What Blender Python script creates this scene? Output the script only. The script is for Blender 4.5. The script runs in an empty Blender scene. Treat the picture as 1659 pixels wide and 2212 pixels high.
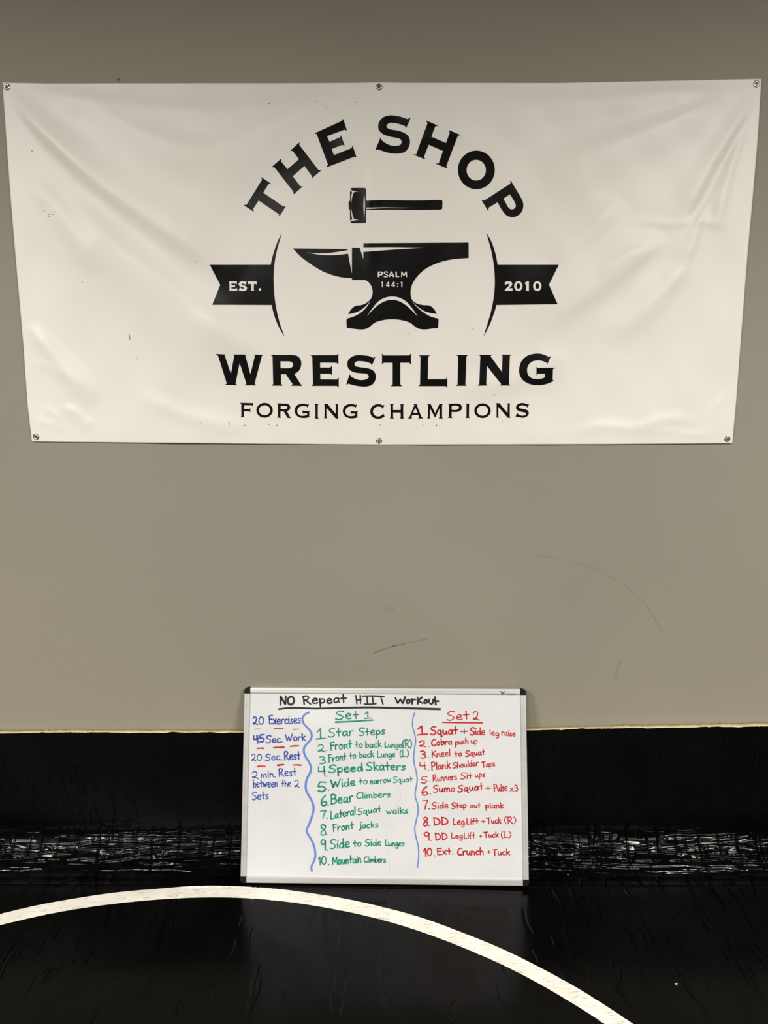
import bpy, bmesh, math, random
import numpy as np
from mathutils import Matrix, Vector
from mathutils.geometry import delaunay_2d_cdt

scene = bpy.context.scene
C = scene.collection
random.seed(7)
RNG = np.random.default_rng(11)

# ------------------------------------------------------------------ camera, light, exposure
W, H, FPX = 1659.0, 2212.0, 1661.0
PITCH = math.atan(FPX / 9174.0)
CAM_Z = 1.601
WALL_Y = 2.377
cam_data = bpy.data.cameras.new('camera')
cam = bpy.data.objects.new('camera', cam_data)
C.objects.link(cam)
cam.location = (0, 0, CAM_Z)
cam.rotation_euler = (math.pi / 2 - PITCH, 0, 0)
cam_data.sensor_fit = 'VERTICAL'
cam_data.sensor_height = 36.0
cam_data.lens = FPX / H * 36.0
cam_data.clip_start = 0.02
scene.camera = cam

scene.view_settings.view_transform = 'Standard'
scene.view_settings.look = 'None'
scene.view_settings.gamma = 1.0
scene.view_settings.exposure = 0.20
world = bpy.data.worlds.new('room_ambient')
scene.world = world
world.use_nodes = True
bg = world.node_tree.nodes['Background']
bg.inputs[0].default_value = (1.0, 0.93, 0.84, 1)
bg.inputs[1].default_value = 0.02


def ceiling_lamp(x, y, z, sx, sy, watts, col=(1.0, 0.965, 0.91)):
    l = bpy.data.lights.new('ceiling_lamp', 'AREA')
    l.shape = 'RECTANGLE'
    l.size, l.size_y, l.energy, l.color = sx, sy, watts, col
    o = bpy.data.objects.new('ceiling_lamp', l)
    o.location = (x, y, z)
    C.objects.link(o)


LZ = 3.07
ceiling_lamp(2.4, -0.7, LZ, 1.2, 0.6, 202)
ceiling_lamp(-2.6, -0.7, LZ, 1.2, 0.6, 195)
ceiling_lamp(-1.0, -1.72, LZ, 0.6, 0.6, 56)
ceiling_lamp(3.3, -6.5, LZ, 1.2, 0.6, 110)
ceiling_lamp(-3.3, -6.5, LZ, 1.2, 0.6, 110)
# two strip fittings far down the hall, mirrored as small patches in the whiteboard
ceiling_lamp(-3.05, -16.5, LZ, 0.34, 1.5, 40, (0.95, 0.98, 1.0))
ceiling_lamp(-2.35, -16.5, LZ, 0.40, 1.7, 50, (0.95, 0.98, 1.0))


# ------------------------------------------------------------------ helpers
def ray(px, py):
    x = (px - W / 2) / FPX
    y = -(py - H / 2) / FPX
    return (x, math.cos(PITCH) + y * math.sin(PITCH), -math.sin(PITCH) + y * math.cos(PITCH))


def on_wall(px, py, off=0.0):
    """points of the vertical plane standing `off` in front of the wall"""
    px = np.asarray(px, float); py = np.asarray(py, float)
    x = (px - W / 2) / FPX
    y = -(py - H / 2) / FPX
    dy = np.cos(PITCH) + y * np.sin(PITCH)
    dz = -np.sin(PITCH) + y * np.cos(PITCH)
    s = (WALL_Y - off) / dy
    return np.stack([x * s, dy * s, CAM_Z + dz * s], -1)


def mat(name, col, rough=0.5, metal=0.0, spec=0.5):
    m = bpy.data.materials.new(name)
    m.use_nodes = True
    b = m.node_tree.nodes['Principled BSDF']
    b.inputs['Base Color'].default_value = (*col, 1)
    b.inputs['Roughness'].default_value = rough
    b.inputs['Metallic'].default_value = metal
    b.inputs['Specular IOR Level'].default_value = spec
    return m, m.node_tree, b


def srgb(r, g, b):
    def f(c):
        c /= 255
        return c / 12.92 if c <= 0.04045 else ((c + 0.055) / 1.055) ** 2.4
    return (f(r), f(g), f(b))


def noise_color(nt, bsdf, c1, c2, scale, detail=4, lo=0.35, hi=0.65, stretch=(1, 1, 1), dist=0.0):
    N, L = nt.nodes, nt.links
    tc = N.new('ShaderNodeTexCoord'); mp = N.new('ShaderNodeMapping')
    mp.inputs['Scale'].default_value = stretch
    nz = N.new('ShaderNodeTexNoise')
    nz.inputs['Scale'].default_value = scale
    nz.inputs['Detail'].default_value = detail
    nz.inputs['Distortion'].default_value = dist
    cr = N.new('ShaderNodeValToRGB')
    cr.color_ramp.elements[0].position = lo; cr.color_ramp.elements[1].position = hi
    cr.color_ramp.elements[0].color = (*c1, 1); cr.color_ramp.elements[1].color = (*c2, 1)
    L.new(tc.outputs['Object'], mp.inputs['Vector']); L.new(mp.outputs[0], nz.inputs['Vector'])
    L.new(nz.outputs['Fac'], cr.inputs['Fac'])
    if bsdf is not None:
        L.new(cr.outputs['Color'], bsdf.inputs['Base Color'])
    return cr


def bump_noise(nt, bsdf, scale, strength, dist, stretch=(1, 1, 1), detail=3):
    N, L = nt.nodes, nt.links
    tc = N.new('ShaderNodeTexCoord'); mp = N.new('ShaderNodeMapping')
    mp.inputs['Scale'].default_value = stretch
    nz = N.new('ShaderNodeTexNoise'); nz.inputs['Scale'].default_value = scale
    nz.inputs['Detail'].default_value = detail
    b = N.new('ShaderNodeBump'); b.inputs['Strength'].default_value = strength
    b.inputs['Distance'].default_value = dist
    L.new(tc.outputs['Object'], mp.inputs['Vector']); L.new(mp.outputs[0], nz.inputs['Vector'])
    L.new(nz.outputs['Fac'], b.inputs['Height']); L.new(b.outputs[0], bsdf.inputs['Normal'])
    return b


def weave_bump(nt, bsdf, strength=0.25, dist=0.0004, freq=300):
    """scrim weave of coated banner cloth"""
    N, L = nt.nodes, nt.links
    tc = N.new('ShaderNodeTexCoord')
    outs = []
    for ax in ('X', 'Z'):
        w = N.new('ShaderNodeTexWave'); w.wave_type = 'BANDS'; w.bands_direction = ax
        w.inputs['Scale'].default_value = freq
        w.inputs['Distortion'].default_value = 0.6
        L.new(tc.outputs['Object'], w.inputs['Vector'])
        outs.append(w.outputs['Fac'])
    a = N.new('ShaderNodeMath'); a.operation = 'ADD'
    L.new(outs[0], a.inputs[0]); L.new(outs[1], a.inputs[1])
    b = N.new('ShaderNodeBump'); b.inputs['Strength'].default_value = strength
    b.inputs['Distance'].default_value = dist
    L.new(a.outputs[0], b.inputs['Height']); L.new(b.outputs[0], bsdf.inputs['Normal'])


def mesh_obj(name, verts, faces, material, parent=None, smooth=False):
    me = bpy.data.meshes.new(name)
    me.from_pydata([tuple(v) for v in verts], [], [tuple(f) for f in faces])
    me.update()
    if smooth:
        me.shade_smooth()
    me.materials.append(material)
    o = bpy.data.objects.new(name, me)
    C.objects.link(o)
    if parent is not None:
        o.parent = parent
    return o


def grid_obj(name, P, material, parent=None, smooth=True, flip=False):
    """P: (n, m, 3) lattice of points -> one quad mesh"""
    n, m = P.shape[:2]
    me = bpy.data.meshes.new(name)
    me.vertices.add(n * m)
    me.vertices.foreach_set('co', np.ascontiguousarray(P, dtype=np.float32).ravel())
    i = np.arange(n * m, dtype=np.int32).reshape(n, m)
    q = np.stack([i[:-1, :-1], i[1:, :-1], i[1:, 1:], i[:-1, 1:]], -1).reshape(-1, 4)
    if flip:
        q = q[:, ::-1]
    k = len(q)
    me.loops.add(k * 4); me.polygons.add(k)
    me.loops.foreach_set('vertex_index', np.ascontiguousarray(q, dtype=np.int32).ravel())
    me.polygons.foreach_set('loop_start', np.arange(0, k * 4, 4, dtype=np.int32))
    me.update(calc_edges=True)
    if smooth:
        me.shade_smooth()
    me.materials.append(material)
    o = bpy.data.objects.new(name, me)
    C.objects.link(o)
    if parent is not None:
        o.parent = parent
    return o


def bm_obj(name, bm, material, parent=None, smooth=False):
    me = bpy.data.meshes.new(name)
    bm.to_mesh(me); bm.free()
    if smooth:
        me.shade_smooth()
    me.materials.append(material)
    o = bpy.data.objects.new(name, me)
    C.objects.link(o)
    if parent is not None:
        o.parent = parent
    return o


def thing(name, label, cat, loc=(0, 0, 0), group=None):
    o = bpy.data.objects.new(name, None)
    o.empty_display_size = 0.05
    C.objects.link(o)
    o.location = loc
    tag(o, label, cat, group)
    return o


def tag(o, label, cat, group=None):
    o['label'] = label; o['category'] = cat
    if group:
        o['group'] = group
    return o


def smooth_line(pts, closed=False, corner=48.0, step=4.0):
    """Hermite smoothing that keeps sharp corners sharp"""
    P = np.asarray(pts, float)
    n = len(P)
    if n < 3:
        return P
    D = np.roll(P, -1, 0) - P
    Ls = np.hypot(D[:, 0], D[:, 1]) + 1e-9
    U = D / Ls[:, None]
    tin = np.zeros_like(P); tout = np.zeros_like(P)
    for i in range(n):
        a, b = U[i - 1], U[i]
        if not closed and i == 0:
            tin[i] = tout[i] = b; continue
        if not closed and i == n - 1:
            tin[i] = tout[i] = a; continue
        ang = math.degrees(math.acos(max(-1, min(1, float(a @ b)))))
        ratio = Ls[i - 1] / Ls[i]
        if ang > corner or (closed and (ratio > 2.6 or ratio < 0.385)):
            tin[i], tout[i] = a, b
        else:
            wa, wb = 1 / Ls[i - 1], 1 / Ls[i]
            t = a * wa + b * wb
            t /= np.hypot(*t) + 1e-9
            tin[i] = tout[i] = t
    out = []
    for i in range(n if closed else n - 1):
        j = (i + 1) % n
        k = max(1, int(Ls[i] / step))
        for s in np.arange(k) / k:
            h00 = 2 * s**3 - 3 * s**2 + 1; h10 = s**3 - 2 * s**2 + s
            h01 = -2 * s**3 + 3 * s**2; h11 = s**3 - s**2
            out.append(h00 * P[i] + h10 * Ls[i] * tout[i] + h01 * P[j] + h11 * Ls[i] * tin[j])
    if not closed:
        out.append(P[-1])
    return np.array(out)


def ribbon(pts, w, vary=0.0):
    """outline strip of a pen stroke: (verts2d, quads/caps)"""
    P = np.asarray(pts, float)
    keep = [0] + [i for i in range(1, len(P)) if np.hypot(*(P[i] - P[i - 1])) > 1e-6]
    P = P[keep]
    if len(P) == 1:
        P = np.vstack([P, P + [w * 0.3, 0]])
    T = np.gradient(P, axis=0)
    T /= np.hypot(T[:, 0], T[:, 1])[:, None] + 1e-9
    N = np.c_[-T[:, 1], T[:, 0]]
    n = len(P)
    r = np.full(n, w / 2)
    if vary:
        ph = random.random() * 6
        r = r * (1 + vary * np.sin(np.linspace(0, 4, n) + ph))
    V, F = [], []
    for i in range(n):
        V.append(P[i] + N[i] * r[i]); V.append(P[i] - N[i] * r[i])
    for i in range(n - 1):
        F.append((2 * i, 2 * i + 1, 2 * i + 3, 2 * i + 2))
    for end, sgn in ((0, -1), (n - 1, 1)):
        base = len(V)
        K = 6
        for k in range(K + 1):
            a = -math.pi / 2 + math.pi * k / K
            V.append(P[end] + (T[end] * sgn * math.cos(a) + N[end] * math.sin(a)) * r[end])
        F.append(tuple(range(base, base + K + 1)))
    return V, F


def ellipse(cx, cy, rx, ry, n=48, rot=0.0):
    a = np.linspace(0, 2 * math.pi, n, endpoint=False)
    x, y = rx * np.cos(a), ry * np.sin(a)
    c, s = math.cos(rot), math.sin(rot)
    return np.c_[cx + x * c - y * s, cy + x * s + y * c]


def in_loops(pts, loops):
    r = np.zeros(len(pts), bool)
    x, y = pts[:, 0], pts[:, 1]
    for L in loops:
        A = L; B = np.roll(L, -1, 0)
        for (x0, y0), (x1, y1) in zip(A, B):
            c = (y0 > y) != (y1 > y)
            if c.any():
                xi = (x1 - x0) * (y - y0) / ((y1 - y0) if y1 != y0 else 1e-12) + x0
                r ^= c & (x < xi)
    return r


def fill(black, white=(), step=9.0):
    """black / white: lists of glyphs, a glyph is a list of loops (even-odd). Fills black minus white."""
    verts, edges = [], []
    for g in list(black) + list(white):
        for L in g:
            b = len(verts); n = len(L)
            verts += [tuple(p) for p in L]
            edges += [(b + i, b + (i + 1) % n) for i in range(n)]
    allb = np.vstack([L for g in black for L in g])
    (x0, y0), (x1, y1) = allb.min(0), allb.max(0)
    gx, gy = np.meshgrid(np.arange(x0 + step / 2, x1, step), np.arange(y0 + step / 2, y1, step))
    gp = np.c_[gx.ravel(), gy.ravel()] + 0.013
    ins = np.zeros(len(gp), bool)
    for g in black:
        ins |= in_loops(gp, g)
    verts += [tuple(p) for p in gp[ins]]
    r = delaunay_2d_cdt([Vector(v) for v in verts], edges, [], 0, 1e-4)
    V = np.array([tuple(v) for v in r[0]])
    T = np.array([t for t in r[2] if len(t) == 3])
    cen = V[T].mean(1)
    ok = np.zeros(len(cen), bool)
    for g in black:
        ok |= in_loops(cen, g)
    for g in white:
        ok &= ~in_loops(cen, g)
    T = T[ok]
    used = np.unique(T)
    remap = -np.ones(len(V), int); remap[used] = np.arange(len(used))
    return V[used], remap[T]


# ------------------------------------------------------------------ materials
wall_m, wnt, wb = mat('grey_wall_paint', srgb(148, 142, 127), 0.62, 0, 0.3)
noise_color(wnt, wb, srgb(145, 139, 124), srgb(151, 145, 130), 1.3, 5, 0.3, 0.7)
bump_noise(wnt, wb, 160, 0.06, 0.002)
sub_m, snt, sb = mat('concrete_floor', (0.18, 0.17, 0.16), 0.8)
noise_color(snt, sb, (0.15, 0.145, 0.14), (0.22, 0.21, 0.2), 6)
bump_noise(snt, sb, 40, 0.2, 0.002)

vinyl_m, vnt, vb = mat('black_vinyl', (0.001, 0.001, 0.001), 0.33, 0, 0.175)
bump_noise(vnt, vb, 70, 0.05, 0.002, (1, 0.35, 1), 4)
# worn, dusty sheen in patches
N_, L_ = vnt.nodes, vnt.links
cr = noise_color(vnt, None, (0.14, 0.14, 0.14), (0.21, 0.21, 0.21), 5, 5, 0.35, 0.7)
# the upright part is dull, the floor part is polished by use
tcz = N_.new('ShaderNodeTexCoord'); sx_ = N_.new('ShaderNodeSeparateXYZ'); mr_ = N_.new('ShaderNodeMapRange')
mr_.inputs['From Min'].default_value = 0.10; mr_.inputs['From Max'].default_value = 0.17
mr_.inputs['To Min'].default_value = 0.0; mr_.inputs['To Max'].default_value = 0.24
ad_ = N_.new('ShaderNodeMath'); ad_.operation = 'ADD'
L_.new(tcz.outputs['Object'], sx_.inputs[0]); L_.new(sx_.outputs['Z'], mr_.inputs['Value'])
L_.new(mr_.outputs[0], ad_.inputs[1]); L_.new(cr.outputs['Color'], ad_.inputs[0])
L_.new(ad_.outputs[0], vb.inputs['Roughness'])
noise_color(vnt, vb, (0.0006, 0.0006, 0.0006), (0.0014, 0.0014, 0.0013), 9, 6, 0.4, 0.75)

foam_m, fnt, fb = mat('cream_foam', srgb(236, 205, 150), 0.9, 0, 0.2)
noise_color(fnt, fb, srgb(248, 220, 158), srgb(255, 241, 196), 60, 6, 0.3, 0.6, (0.35, 1, 1))
bump_noise(fnt, fb, 120, 0.25, 0.003)

line_m, lnt, lb = mat('white_line_paint', srgb(240, 234, 222), 0.45, 0, 0.4)
cr1 = noise_color(lnt, None, srgb(240, 232, 218), srgb(251, 246, 235), 14, 6, 0.3, 0.6)
mixn = lnt.nodes.new('ShaderNodeMix'); mixn.data_type = 'RGBA'; mixn.blend_type = 'MULTIPLY'
mixn.inputs[0].default_value = 1.0
lnt.links.new(cr1.outputs['Color'], mixn.inputs[6])
prev = None
for k, (rot, sc) in enumerate((((0, 0, 0.75), 26), ((0, 0, -0.5), 34), ((0, 0, 1.5), 22))):
    tc = lnt.nodes.new('ShaderNodeTexCoord'); mp = lnt.nodes.new('ShaderNodeMapping')
    mp.inputs['Rotation'].default_value = rot
    mp.inputs['Scale'].default_value = (0.16, 1.6, 1)
    nz = lnt.nodes.new('ShaderNodeTexNoise'); nz.inputs['Scale'].default_value = sc * 1.6
    nz.inputs['Detail'].default_value = 5; nz.inputs['Distortion'].default_value = 0.35
    rp = lnt.nodes.new('ShaderNodeValToRGB')
    e = rp.color_ramp.elements
    e[0].position = 0.488; e[0].color = (1, 1, 1, 1)
    e[1].position = 0.512; e[1].color = (1, 1, 1, 1)
    mid = rp.color_ramp.elements.new(0.5); mid.color = (0.42, 0.40, 0.37, 1)
    # break the scratch lines up
    nb = lnt.nodes.new('ShaderNodeTexNoise'); nb.inputs['Scale'].default_value = 18 + 7 * k
    rb = lnt.nodes.new('ShaderNodeValToRGB')
    rb.color_ramp.elements[0].position = 0.5; rb.color_ramp.elements[1].position = 0.62
    mm = lnt.nodes.new('ShaderNodeMix'); mm.data_type = 'RGBA'
    mm.inputs[6].default_value = (1, 1, 1, 1)
    lnt.links.new(tc.outputs['Object'], mp.inputs[0]); lnt.links.new(mp.outputs[0], nz.inputs['Vector'])
    lnt.links.new(tc.outputs['Object'], nb.inputs['Vector'])
    lnt.links.new(nz.outputs['Fac'], rp.inputs['Fac']); lnt.links.new(nb.outputs['Fac'], rb.inputs['Fac'])
    lnt.links.new(rb.outputs['Color'], mm.inputs[0]); lnt.links.new(rp.outputs['Color'], mm.inputs[7])
    if prev is None:
        prev = mm.outputs[2]
    else:
        m2 = lnt.nodes.new('ShaderNodeMix'); m2.data_type = 'RGBA'; m2.blend_type = 'MULTIPLY'
        m2.inputs[0].default_value = 1.0
        lnt.links.new(prev, m2.inputs[6]); lnt.links.new(mm.outputs[2], m2.inputs[7])
        prev = m2.outputs[2]
lnt.links.new(prev, mixn.inputs[7]); lnt.links.new(mixn.outputs[2], lb.inputs['Base Color'])

cloth_m, cnt, cb = mat('white_banner_vinyl', srgb(232, 226, 214), 0.42, 0, 0.4)
noise_color(cnt, cb, srgb(238, 233, 223), srgb(243, 238, 229), 2.5, 4)
weave_bump(cnt, cb, 0.07, 0.0004)
print_m, pnt, pb = mat('black_banner_print', (0.004, 0.0038, 0.0038), 0.27, 0, 0.2)
weave_bump(pnt, pb, 0.07, 0.0004)
steel_m, _, _ = mat('grommet_nickel', (0.75, 0.72, 0.66), 0.22, 1.0)
screw_m, _, _ = mat('screw_steel', (0.16, 0.155, 0.15), 0.3, 1.0)
speck_m, _, _ = mat('dirt_speck', (0.05, 0.045, 0.04), 0.8)

board_m, bnt, bb = mat('whiteboard_enamel', srgb(219, 219, 218), 0.14, 0, 0.5)
noise_color(bnt, bb, srgb(215, 215, 215), srgb(222, 222, 221), 7, 6, 0.3, 0.6)
alu_m, ant, ab = mat('frame_aluminium', srgb(205, 204, 200), 0.42, 0.35, 0.5)
noise_color(ant, ab, srgb(198, 197, 193), srgb(212, 210, 206), 30, 3, 0.3, 0.7, (0.05, 1, 1))
cap_m, _, _ = mat('black_plastic_cap', (0.006, 0.006, 0.006), 0.5, 0, 0.2)
ink_black, _, _ = mat('black_marker_ink', srgb(26, 25, 27), 0.5)
ink_blue, ib_nt, ib_b = mat('blue_marker_ink', srgb(52, 72, 160), 0.5)
noise_color(ib_nt, ib_b, srgb(42, 58, 140), srgb(72, 96, 184), 40, 3)
ink_lblue, _, _ = mat('light_blue_marker_ink', srgb(104, 134, 205), 0.5)
ink_green, ig_nt, ig_b = mat('green_marker_ink', srgb(20, 140, 112), 0.5)
noise_color(ig_nt, ig_b, srgb(16, 112, 92), srgb(34, 158, 128), 40, 3)
ink_red, ir_nt, ir_b = mat('red_marker_ink', srgb(192, 32, 38), 0.5)
noise_color(ir_nt, ir_b, srgb(168, 26, 34), srgb(208, 44, 48), 40, 3)
logo_grey, _, _ = mat('logo_grey', srgb(120, 118, 112), 0.5)
logo_red, _, _ = mat('logo_red', srgb(170, 50, 66), 0.5)
orange_m, ont, ob_ = mat('orange_chip', srgb(205, 80, 30), 0.6)
noise_color(ont, ob_, srgb(190, 70, 28), srgb(220, 95, 40), 300, 3)
paper_m, pant, pab = mat('white_paper_scrap', srgb(225, 222, 216), 0.8)
noise_color(pant, pab, srgb(210, 206, 200), srgb(235, 232, 226), 300, 3)
scuff_m, sc_nt, sc_b = mat('brown_scuff', srgb(118, 103, 90), 0.8)
noise_color(sc_nt, sc_b, srgb(104, 90, 78), srgb(142, 131, 116), 60, 4, 0.4, 0.6)
faint_m, _, _ = mat('faint_scuff', srgb(143, 135, 120), 0.65)

# ------------------------------------------------------------------ setting
o = mesh_obj('wall_back', [(-5, WALL_Y, -0.036), (5, WALL_Y, -0.036), (5, WALL_Y, 4.0), (-5, WALL_Y, 4.0),
                           (-5, WALL_Y + 0.12, -0.036), (5, WALL_Y + 0.12, -0.036), (5, WALL_Y + 0.12, 4.0), (-5, WALL_Y + 0.12, 4.0)],
             [(0, 1, 2, 3), (5, 4, 7, 6), (4, 0, 3, 7), (1, 5, 6, 2), (3, 2, 6, 7), (4, 5, 1, 0)], wall_m)
o['kind'] = 'structure'
wall = o
o = mesh_obj('floor', [(-5, -4, -0.036), (5, -4, -0.036), (5, WALL_Y, -0.036), (-5, WALL_Y, -0.036),
                       (-5, -4, -0.15), (5, -4, -0.15), (5, WALL_Y, -0.15), (-5, WALL_Y, -0.15)],
             [(0, 1, 2, 3), (7, 6, 5, 4), (4, 5, 1, 0), (5, 6, 2, 1), (6, 7, 3, 2), (7, 4, 0, 3)], sub_m)
o['kind'] = 'structure'


def wall_marks(name, strokes, material, off=0.0006):
    V, F = [], []
    for pts, w in strokes:
        v, f = ribbon(smooth_line(pts), w, 0.4)
        b = len(V)
        V += list(v); F += [tuple(i + b for i in q) for q in f]
    V = np.array(V)
    return mesh_obj(name, on_wall(V[:, 0], V[:, 1], off), F, material, wall)


wall_marks('scuff_mark', [([(808, 1410), (845, 1398)], 1.6), ([(848, 1396), (880, 1389)], 2.2), ([(884, 1388), (926, 1379)], 1.5)], scuff_m)
wall_marks('scuff_mark', [([(1329, 1462), (1336, 1442), (1343, 1427)], 4.5)], faint_m)
wall_marks('scuff_mark', [([(1150, 1196), (1240, 1215), (1330, 1252), (1400, 1312), (1428, 1362)], 2.0)], faint_m)
wall_marks('scuff_mark', [([(835, 1316), (847, 1316)], 9)], faint_m)
# old screw hole with its raised paint ring, left of the banner's middle
p0 = on_wall(255.5, 171.5)
bm = bmesh.new()
prof = [(0.0002, 0.0007), (0.0026, 0.0009), (0.0034, 0.0022), (0.0048, 0.0020), (0.0058, 0.0)]
rings = []
for r_, h_ in prof:
    rings.append([bm.verts.new((p0[0] + r_ * math.cos(a), WALL_Y - h_, p0[2] + r_ * math.sin(a)))
                  for a in np.linspace(0, 2 * math.pi, 20, endpoint=False)])
for a, b in zip(rings, rings[1:]):
    for i in range(20):
        bm.faces.new((a[i], a[(i + 1) % 20], b[(i + 1) % 20], b[i]))
hole = bm_obj('screw_hole', bm, wall_m, wall, True)
bm = bmesh.new()
bmesh.ops.create_circle(bm, cap_ends=True, radius=0.0027, segments=16,
                        matrix=Matrix.Translation((p0[0] + 0.0006, WALL_Y - 0.0012, p0[2])) @ Matrix.Rotation(math.pi / 2, 4, 'X'))
bm_obj('hole_bottom', bm, speck_m, hole)

# ------------------------------------------------------------------ wrestling mat
R_BEND, T_MAT = 0.118, 0.033
Y_FRONT = WALL_Y - T_MAT
Z_TOP = 0.452
Y_SEAM = Y_FRONT - R_BEND
LW = Z_TOP - R_BEND                      # straight part up the wall
LA = R_BEND * math.pi / 2                # the bend
Y_NEAR = -1.25


def mat_profile(v):
    """v = length down the front face from the top edge -> (y, z, ny, nz)"""
    v = np.asarray(v, float)
    a = np.clip((v - LW) / R_BEND, 0, math.pi / 2)
    y = np.where(v < LW, Y_FRONT, np.where(v < LW + LA, Y_FRONT - R_BEND + R_BEND * np.cos(a), Y_SEAM - (v - LW - LA)))
    z = np.where(v < LW, Z_TOP - v, np.where(v < LW + LA, R_BEND - R_BEND * np.sin(a), 0.0))
    return y, z, -np.cos(a), np.sin(a)


vf = LW + LA
xs = np.r_[np.linspace(-2.6, -1.46, 24)[:-1], np.arange(-1.46, 1.46, 0.0015), np.linspace(1.46, 2.6, 24)]
vs = np.r_[np.arange(0, LW - 0.02, 0.0025), np.arange(LW - 0.02, vf + 0.03, 0.0012),
           np.arange(vf + 0.03, vf + 0.80, 0.0025), np.linspace(vf + 0.80, Y_SEAM + vf - Y_NEAR, 30)]
DISP = np.zeros((len(vs), len(xs)))


def stamp(x0, v0, x1, v1, amp, sig, wob=0.0, vee=0.0):
    """a welt (amp > 0) or groove (amp < 0) along a slightly wobbly line with tapered ends"""
    m = 4 * sig + abs(wob)
    i0, i1 = np.searchsorted(xs, [min(x0, x1) - m, max(x0, x1) + m])
    j0, j1 = np.searchsorted(vs, [min(v0, v1) - m, max(v0, v1) + m])
    if i1 <= i0 or j1 <= j0:
        return
    X, V = np.meshgrid(xs[i0:i1], vs[j0:j1])
    dx, dv = x1 - x0, v1 - v0
    L = math.hypot(dx, dv) + 1e-9
    t = ((X - x0) * dx + (V - v0) * dv) / L / L
    n = ((X - x0) * -dv + (V - v0) * dx) / L
    ph, k1 = random.random() * 6.3, random.uniform(3, 7)
    n = n - wob * (np.sin(t * k1 + ph) + 0.4 * np.sin(t * k1 * 3.1 + ph * 2))
    tt = np.clip(t, 0, 1)
    over = np.abs(t - tt) * L
    taper = np.clip(np.sin(np.pi * np.clip(tt, 0.02, 0.98)) * 2.2, 0, 1)
    g = np.exp(-(n / sig) ** 2 - (over / sig) ** 2) * taper
    if vee:                                   # the vinyl sinks on both sides of a fold
        g = g - vee * np.exp(-((n - 2.1 * sig) / (1.3 * sig)) ** 2) * taper * np.exp(-(over / sig) ** 2)
    DISP[j0:j1, i0:i1] += amp * g


U = random.uniform
# slow swell of the vinyl over the foam
XX, VV = np.meshgrid(xs, vs)
for k in range(14):
    kx, kv, ph = U(2, 16), U(4, 20), U(0, 6.3)
    DISP += 0.0006 * np.sin(XX * kx + VV * kv * random.choice((-1, 1)) + ph) / 3
MIDB = LW + 0.098
bendw = np.exp(-((VV - MIDB) / 0.055) ** 2)
for k in range(10):
    kx, kv, ph = U(12, 45), U(30, 90), U(0, 6.3)
    DISP += bendw * 0.0010 * np.sin(XX * kx + VV * kv + ph) / 2
# facets: flattened cells between folds
for k in range(240):
    x, v = U(-1.4, 1.4), MIDB + random.gauss(0, 0.04)
    stamp(x - U(.02, .07), v, x + U(.02, .07), v + U(-.004, .004), U(0.0008, 0.0020), U(.005, .009))
# horizontal compression folds in the bend
for k in range(230):
    x = U(-1.42, 1.42)
    v = MIDB - 0.004 + random.gauss(0, 0.050)
    if v < LW - 0.015 or v > vf + 0.012:
        continue
    core = math.exp(-((v - MIDB) / 0.055) ** 2)
    l = U(0.03, 0.13) * (0.6 + 0.8 * core)
    sl = 0.010 * math.sin(x * 3.1 + 1) * l / 0.1
    stamp(x, v, x + l, v + sl + U(-.003, .003), U(0.0010, 0.0021) * (0.5 + 0.7 * core), U(.0015, .0024), U(0, .002), 0.45)
# a few long continuous folds
for k in range(46):
    x = U(-1.45, 1.2); v = LW + U(0.035, 0.165); l = U(0.16, 0.42)
    stamp(x, v, x + l, v + U(-.010, .010), U(0.0017, 0.0025), U(.0018, .0027), U(.002, .004), 0.5)
# cracks running up and down through the bend and out over the floor
xx = -1.42
while xx < 1.42:
    a = LW + U(-0.05, 0.05); b = LW + U(0.10, 0.20)
    stamp(xx, a, xx + U(-.010, .010), b, -U(0.0012, 0.0022), U(.0015, .0022), U(.001, .003), -0.5)
    if random.random() < 0.5:
        stamp(xx + U(-.01, .01), vf - U(.05, .0), xx + U(-.03, .03), vf + U(.04, .16), -U(.0008, .0016), .0018, U(.001, .004), -0.6)
    xx += U(0.02, 0.075)
for k in range(60):
    x = U(-1.42, 1.42); v = LW + U(0.01, 0.15)
    stamp(x, v, x + U(-.004, .004), v + U(.012, .035), U(0.0010, 0.0018), .0018, .001, 0.4)
# fine vertical creases on the upright part
for k in range(330):
    x = U(-1.42, 1.42); v = U(0.03, LW + 0.03); l = U(0.012, 0.05)
    stamp(x, v, x + U(-.003, .003), v + l, U(0.0014, 0.0028), U(.0016, .0022), .0008, 0.3)
for k in range(26):
    x = U(-1.42, 1.42); v = U(0.01, 0.18)
    stamp(x, v, x + U(-.012, .012), v + U(.08, .2), -U(0.0004, 0.0009), .0018, U(.001, .003))
# creases on the floor, running away from the wall
for k in range(300):
    x = U(-1.35, 1.35)
    if -0.42 < x < 0.05 and random.random() < 0.85:
        continue
    v = vf + U(0.01, 0.62); l = U(0.02, 0.10)
    stamp(x, v, x + U(-.006, .006), v + l, random.choice((1, 1, -1)) * U(0.0003, 0.0009), U(.0016, .0026), U(.0005, .003), 0.35)
for k in range(34):
    x = U(-1.3, 1.35); v = vf + U(0.02, 0.5)
    stamp(x, v, x + U(-.02, .02), v + U(.12, .3), -U(0.0007, 0.0015), U(.0018, .0026), U(.002, .006), -0.5)
# the raised welded seam where the floor part begins
stamp(-2.6, vf + 0.039, 2.6, vf + 0.042, 0.0024, 0.0042, 0.0006, 0.0)
DISP = np.clip(DISP, -0.0022, 0.0055)

py_, pz_, ny_, nz_ = mat_profile(vs)
MATP = np.empty((len(vs), len(xs), 3))
MATP[..., 0] = xs[None, :]
MATP[..., 1] = py_[:, None] + ny_[:, None] * DISP
MATP[..., 2] = pz_[:, None] + nz_[:, None] * DISP
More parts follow.
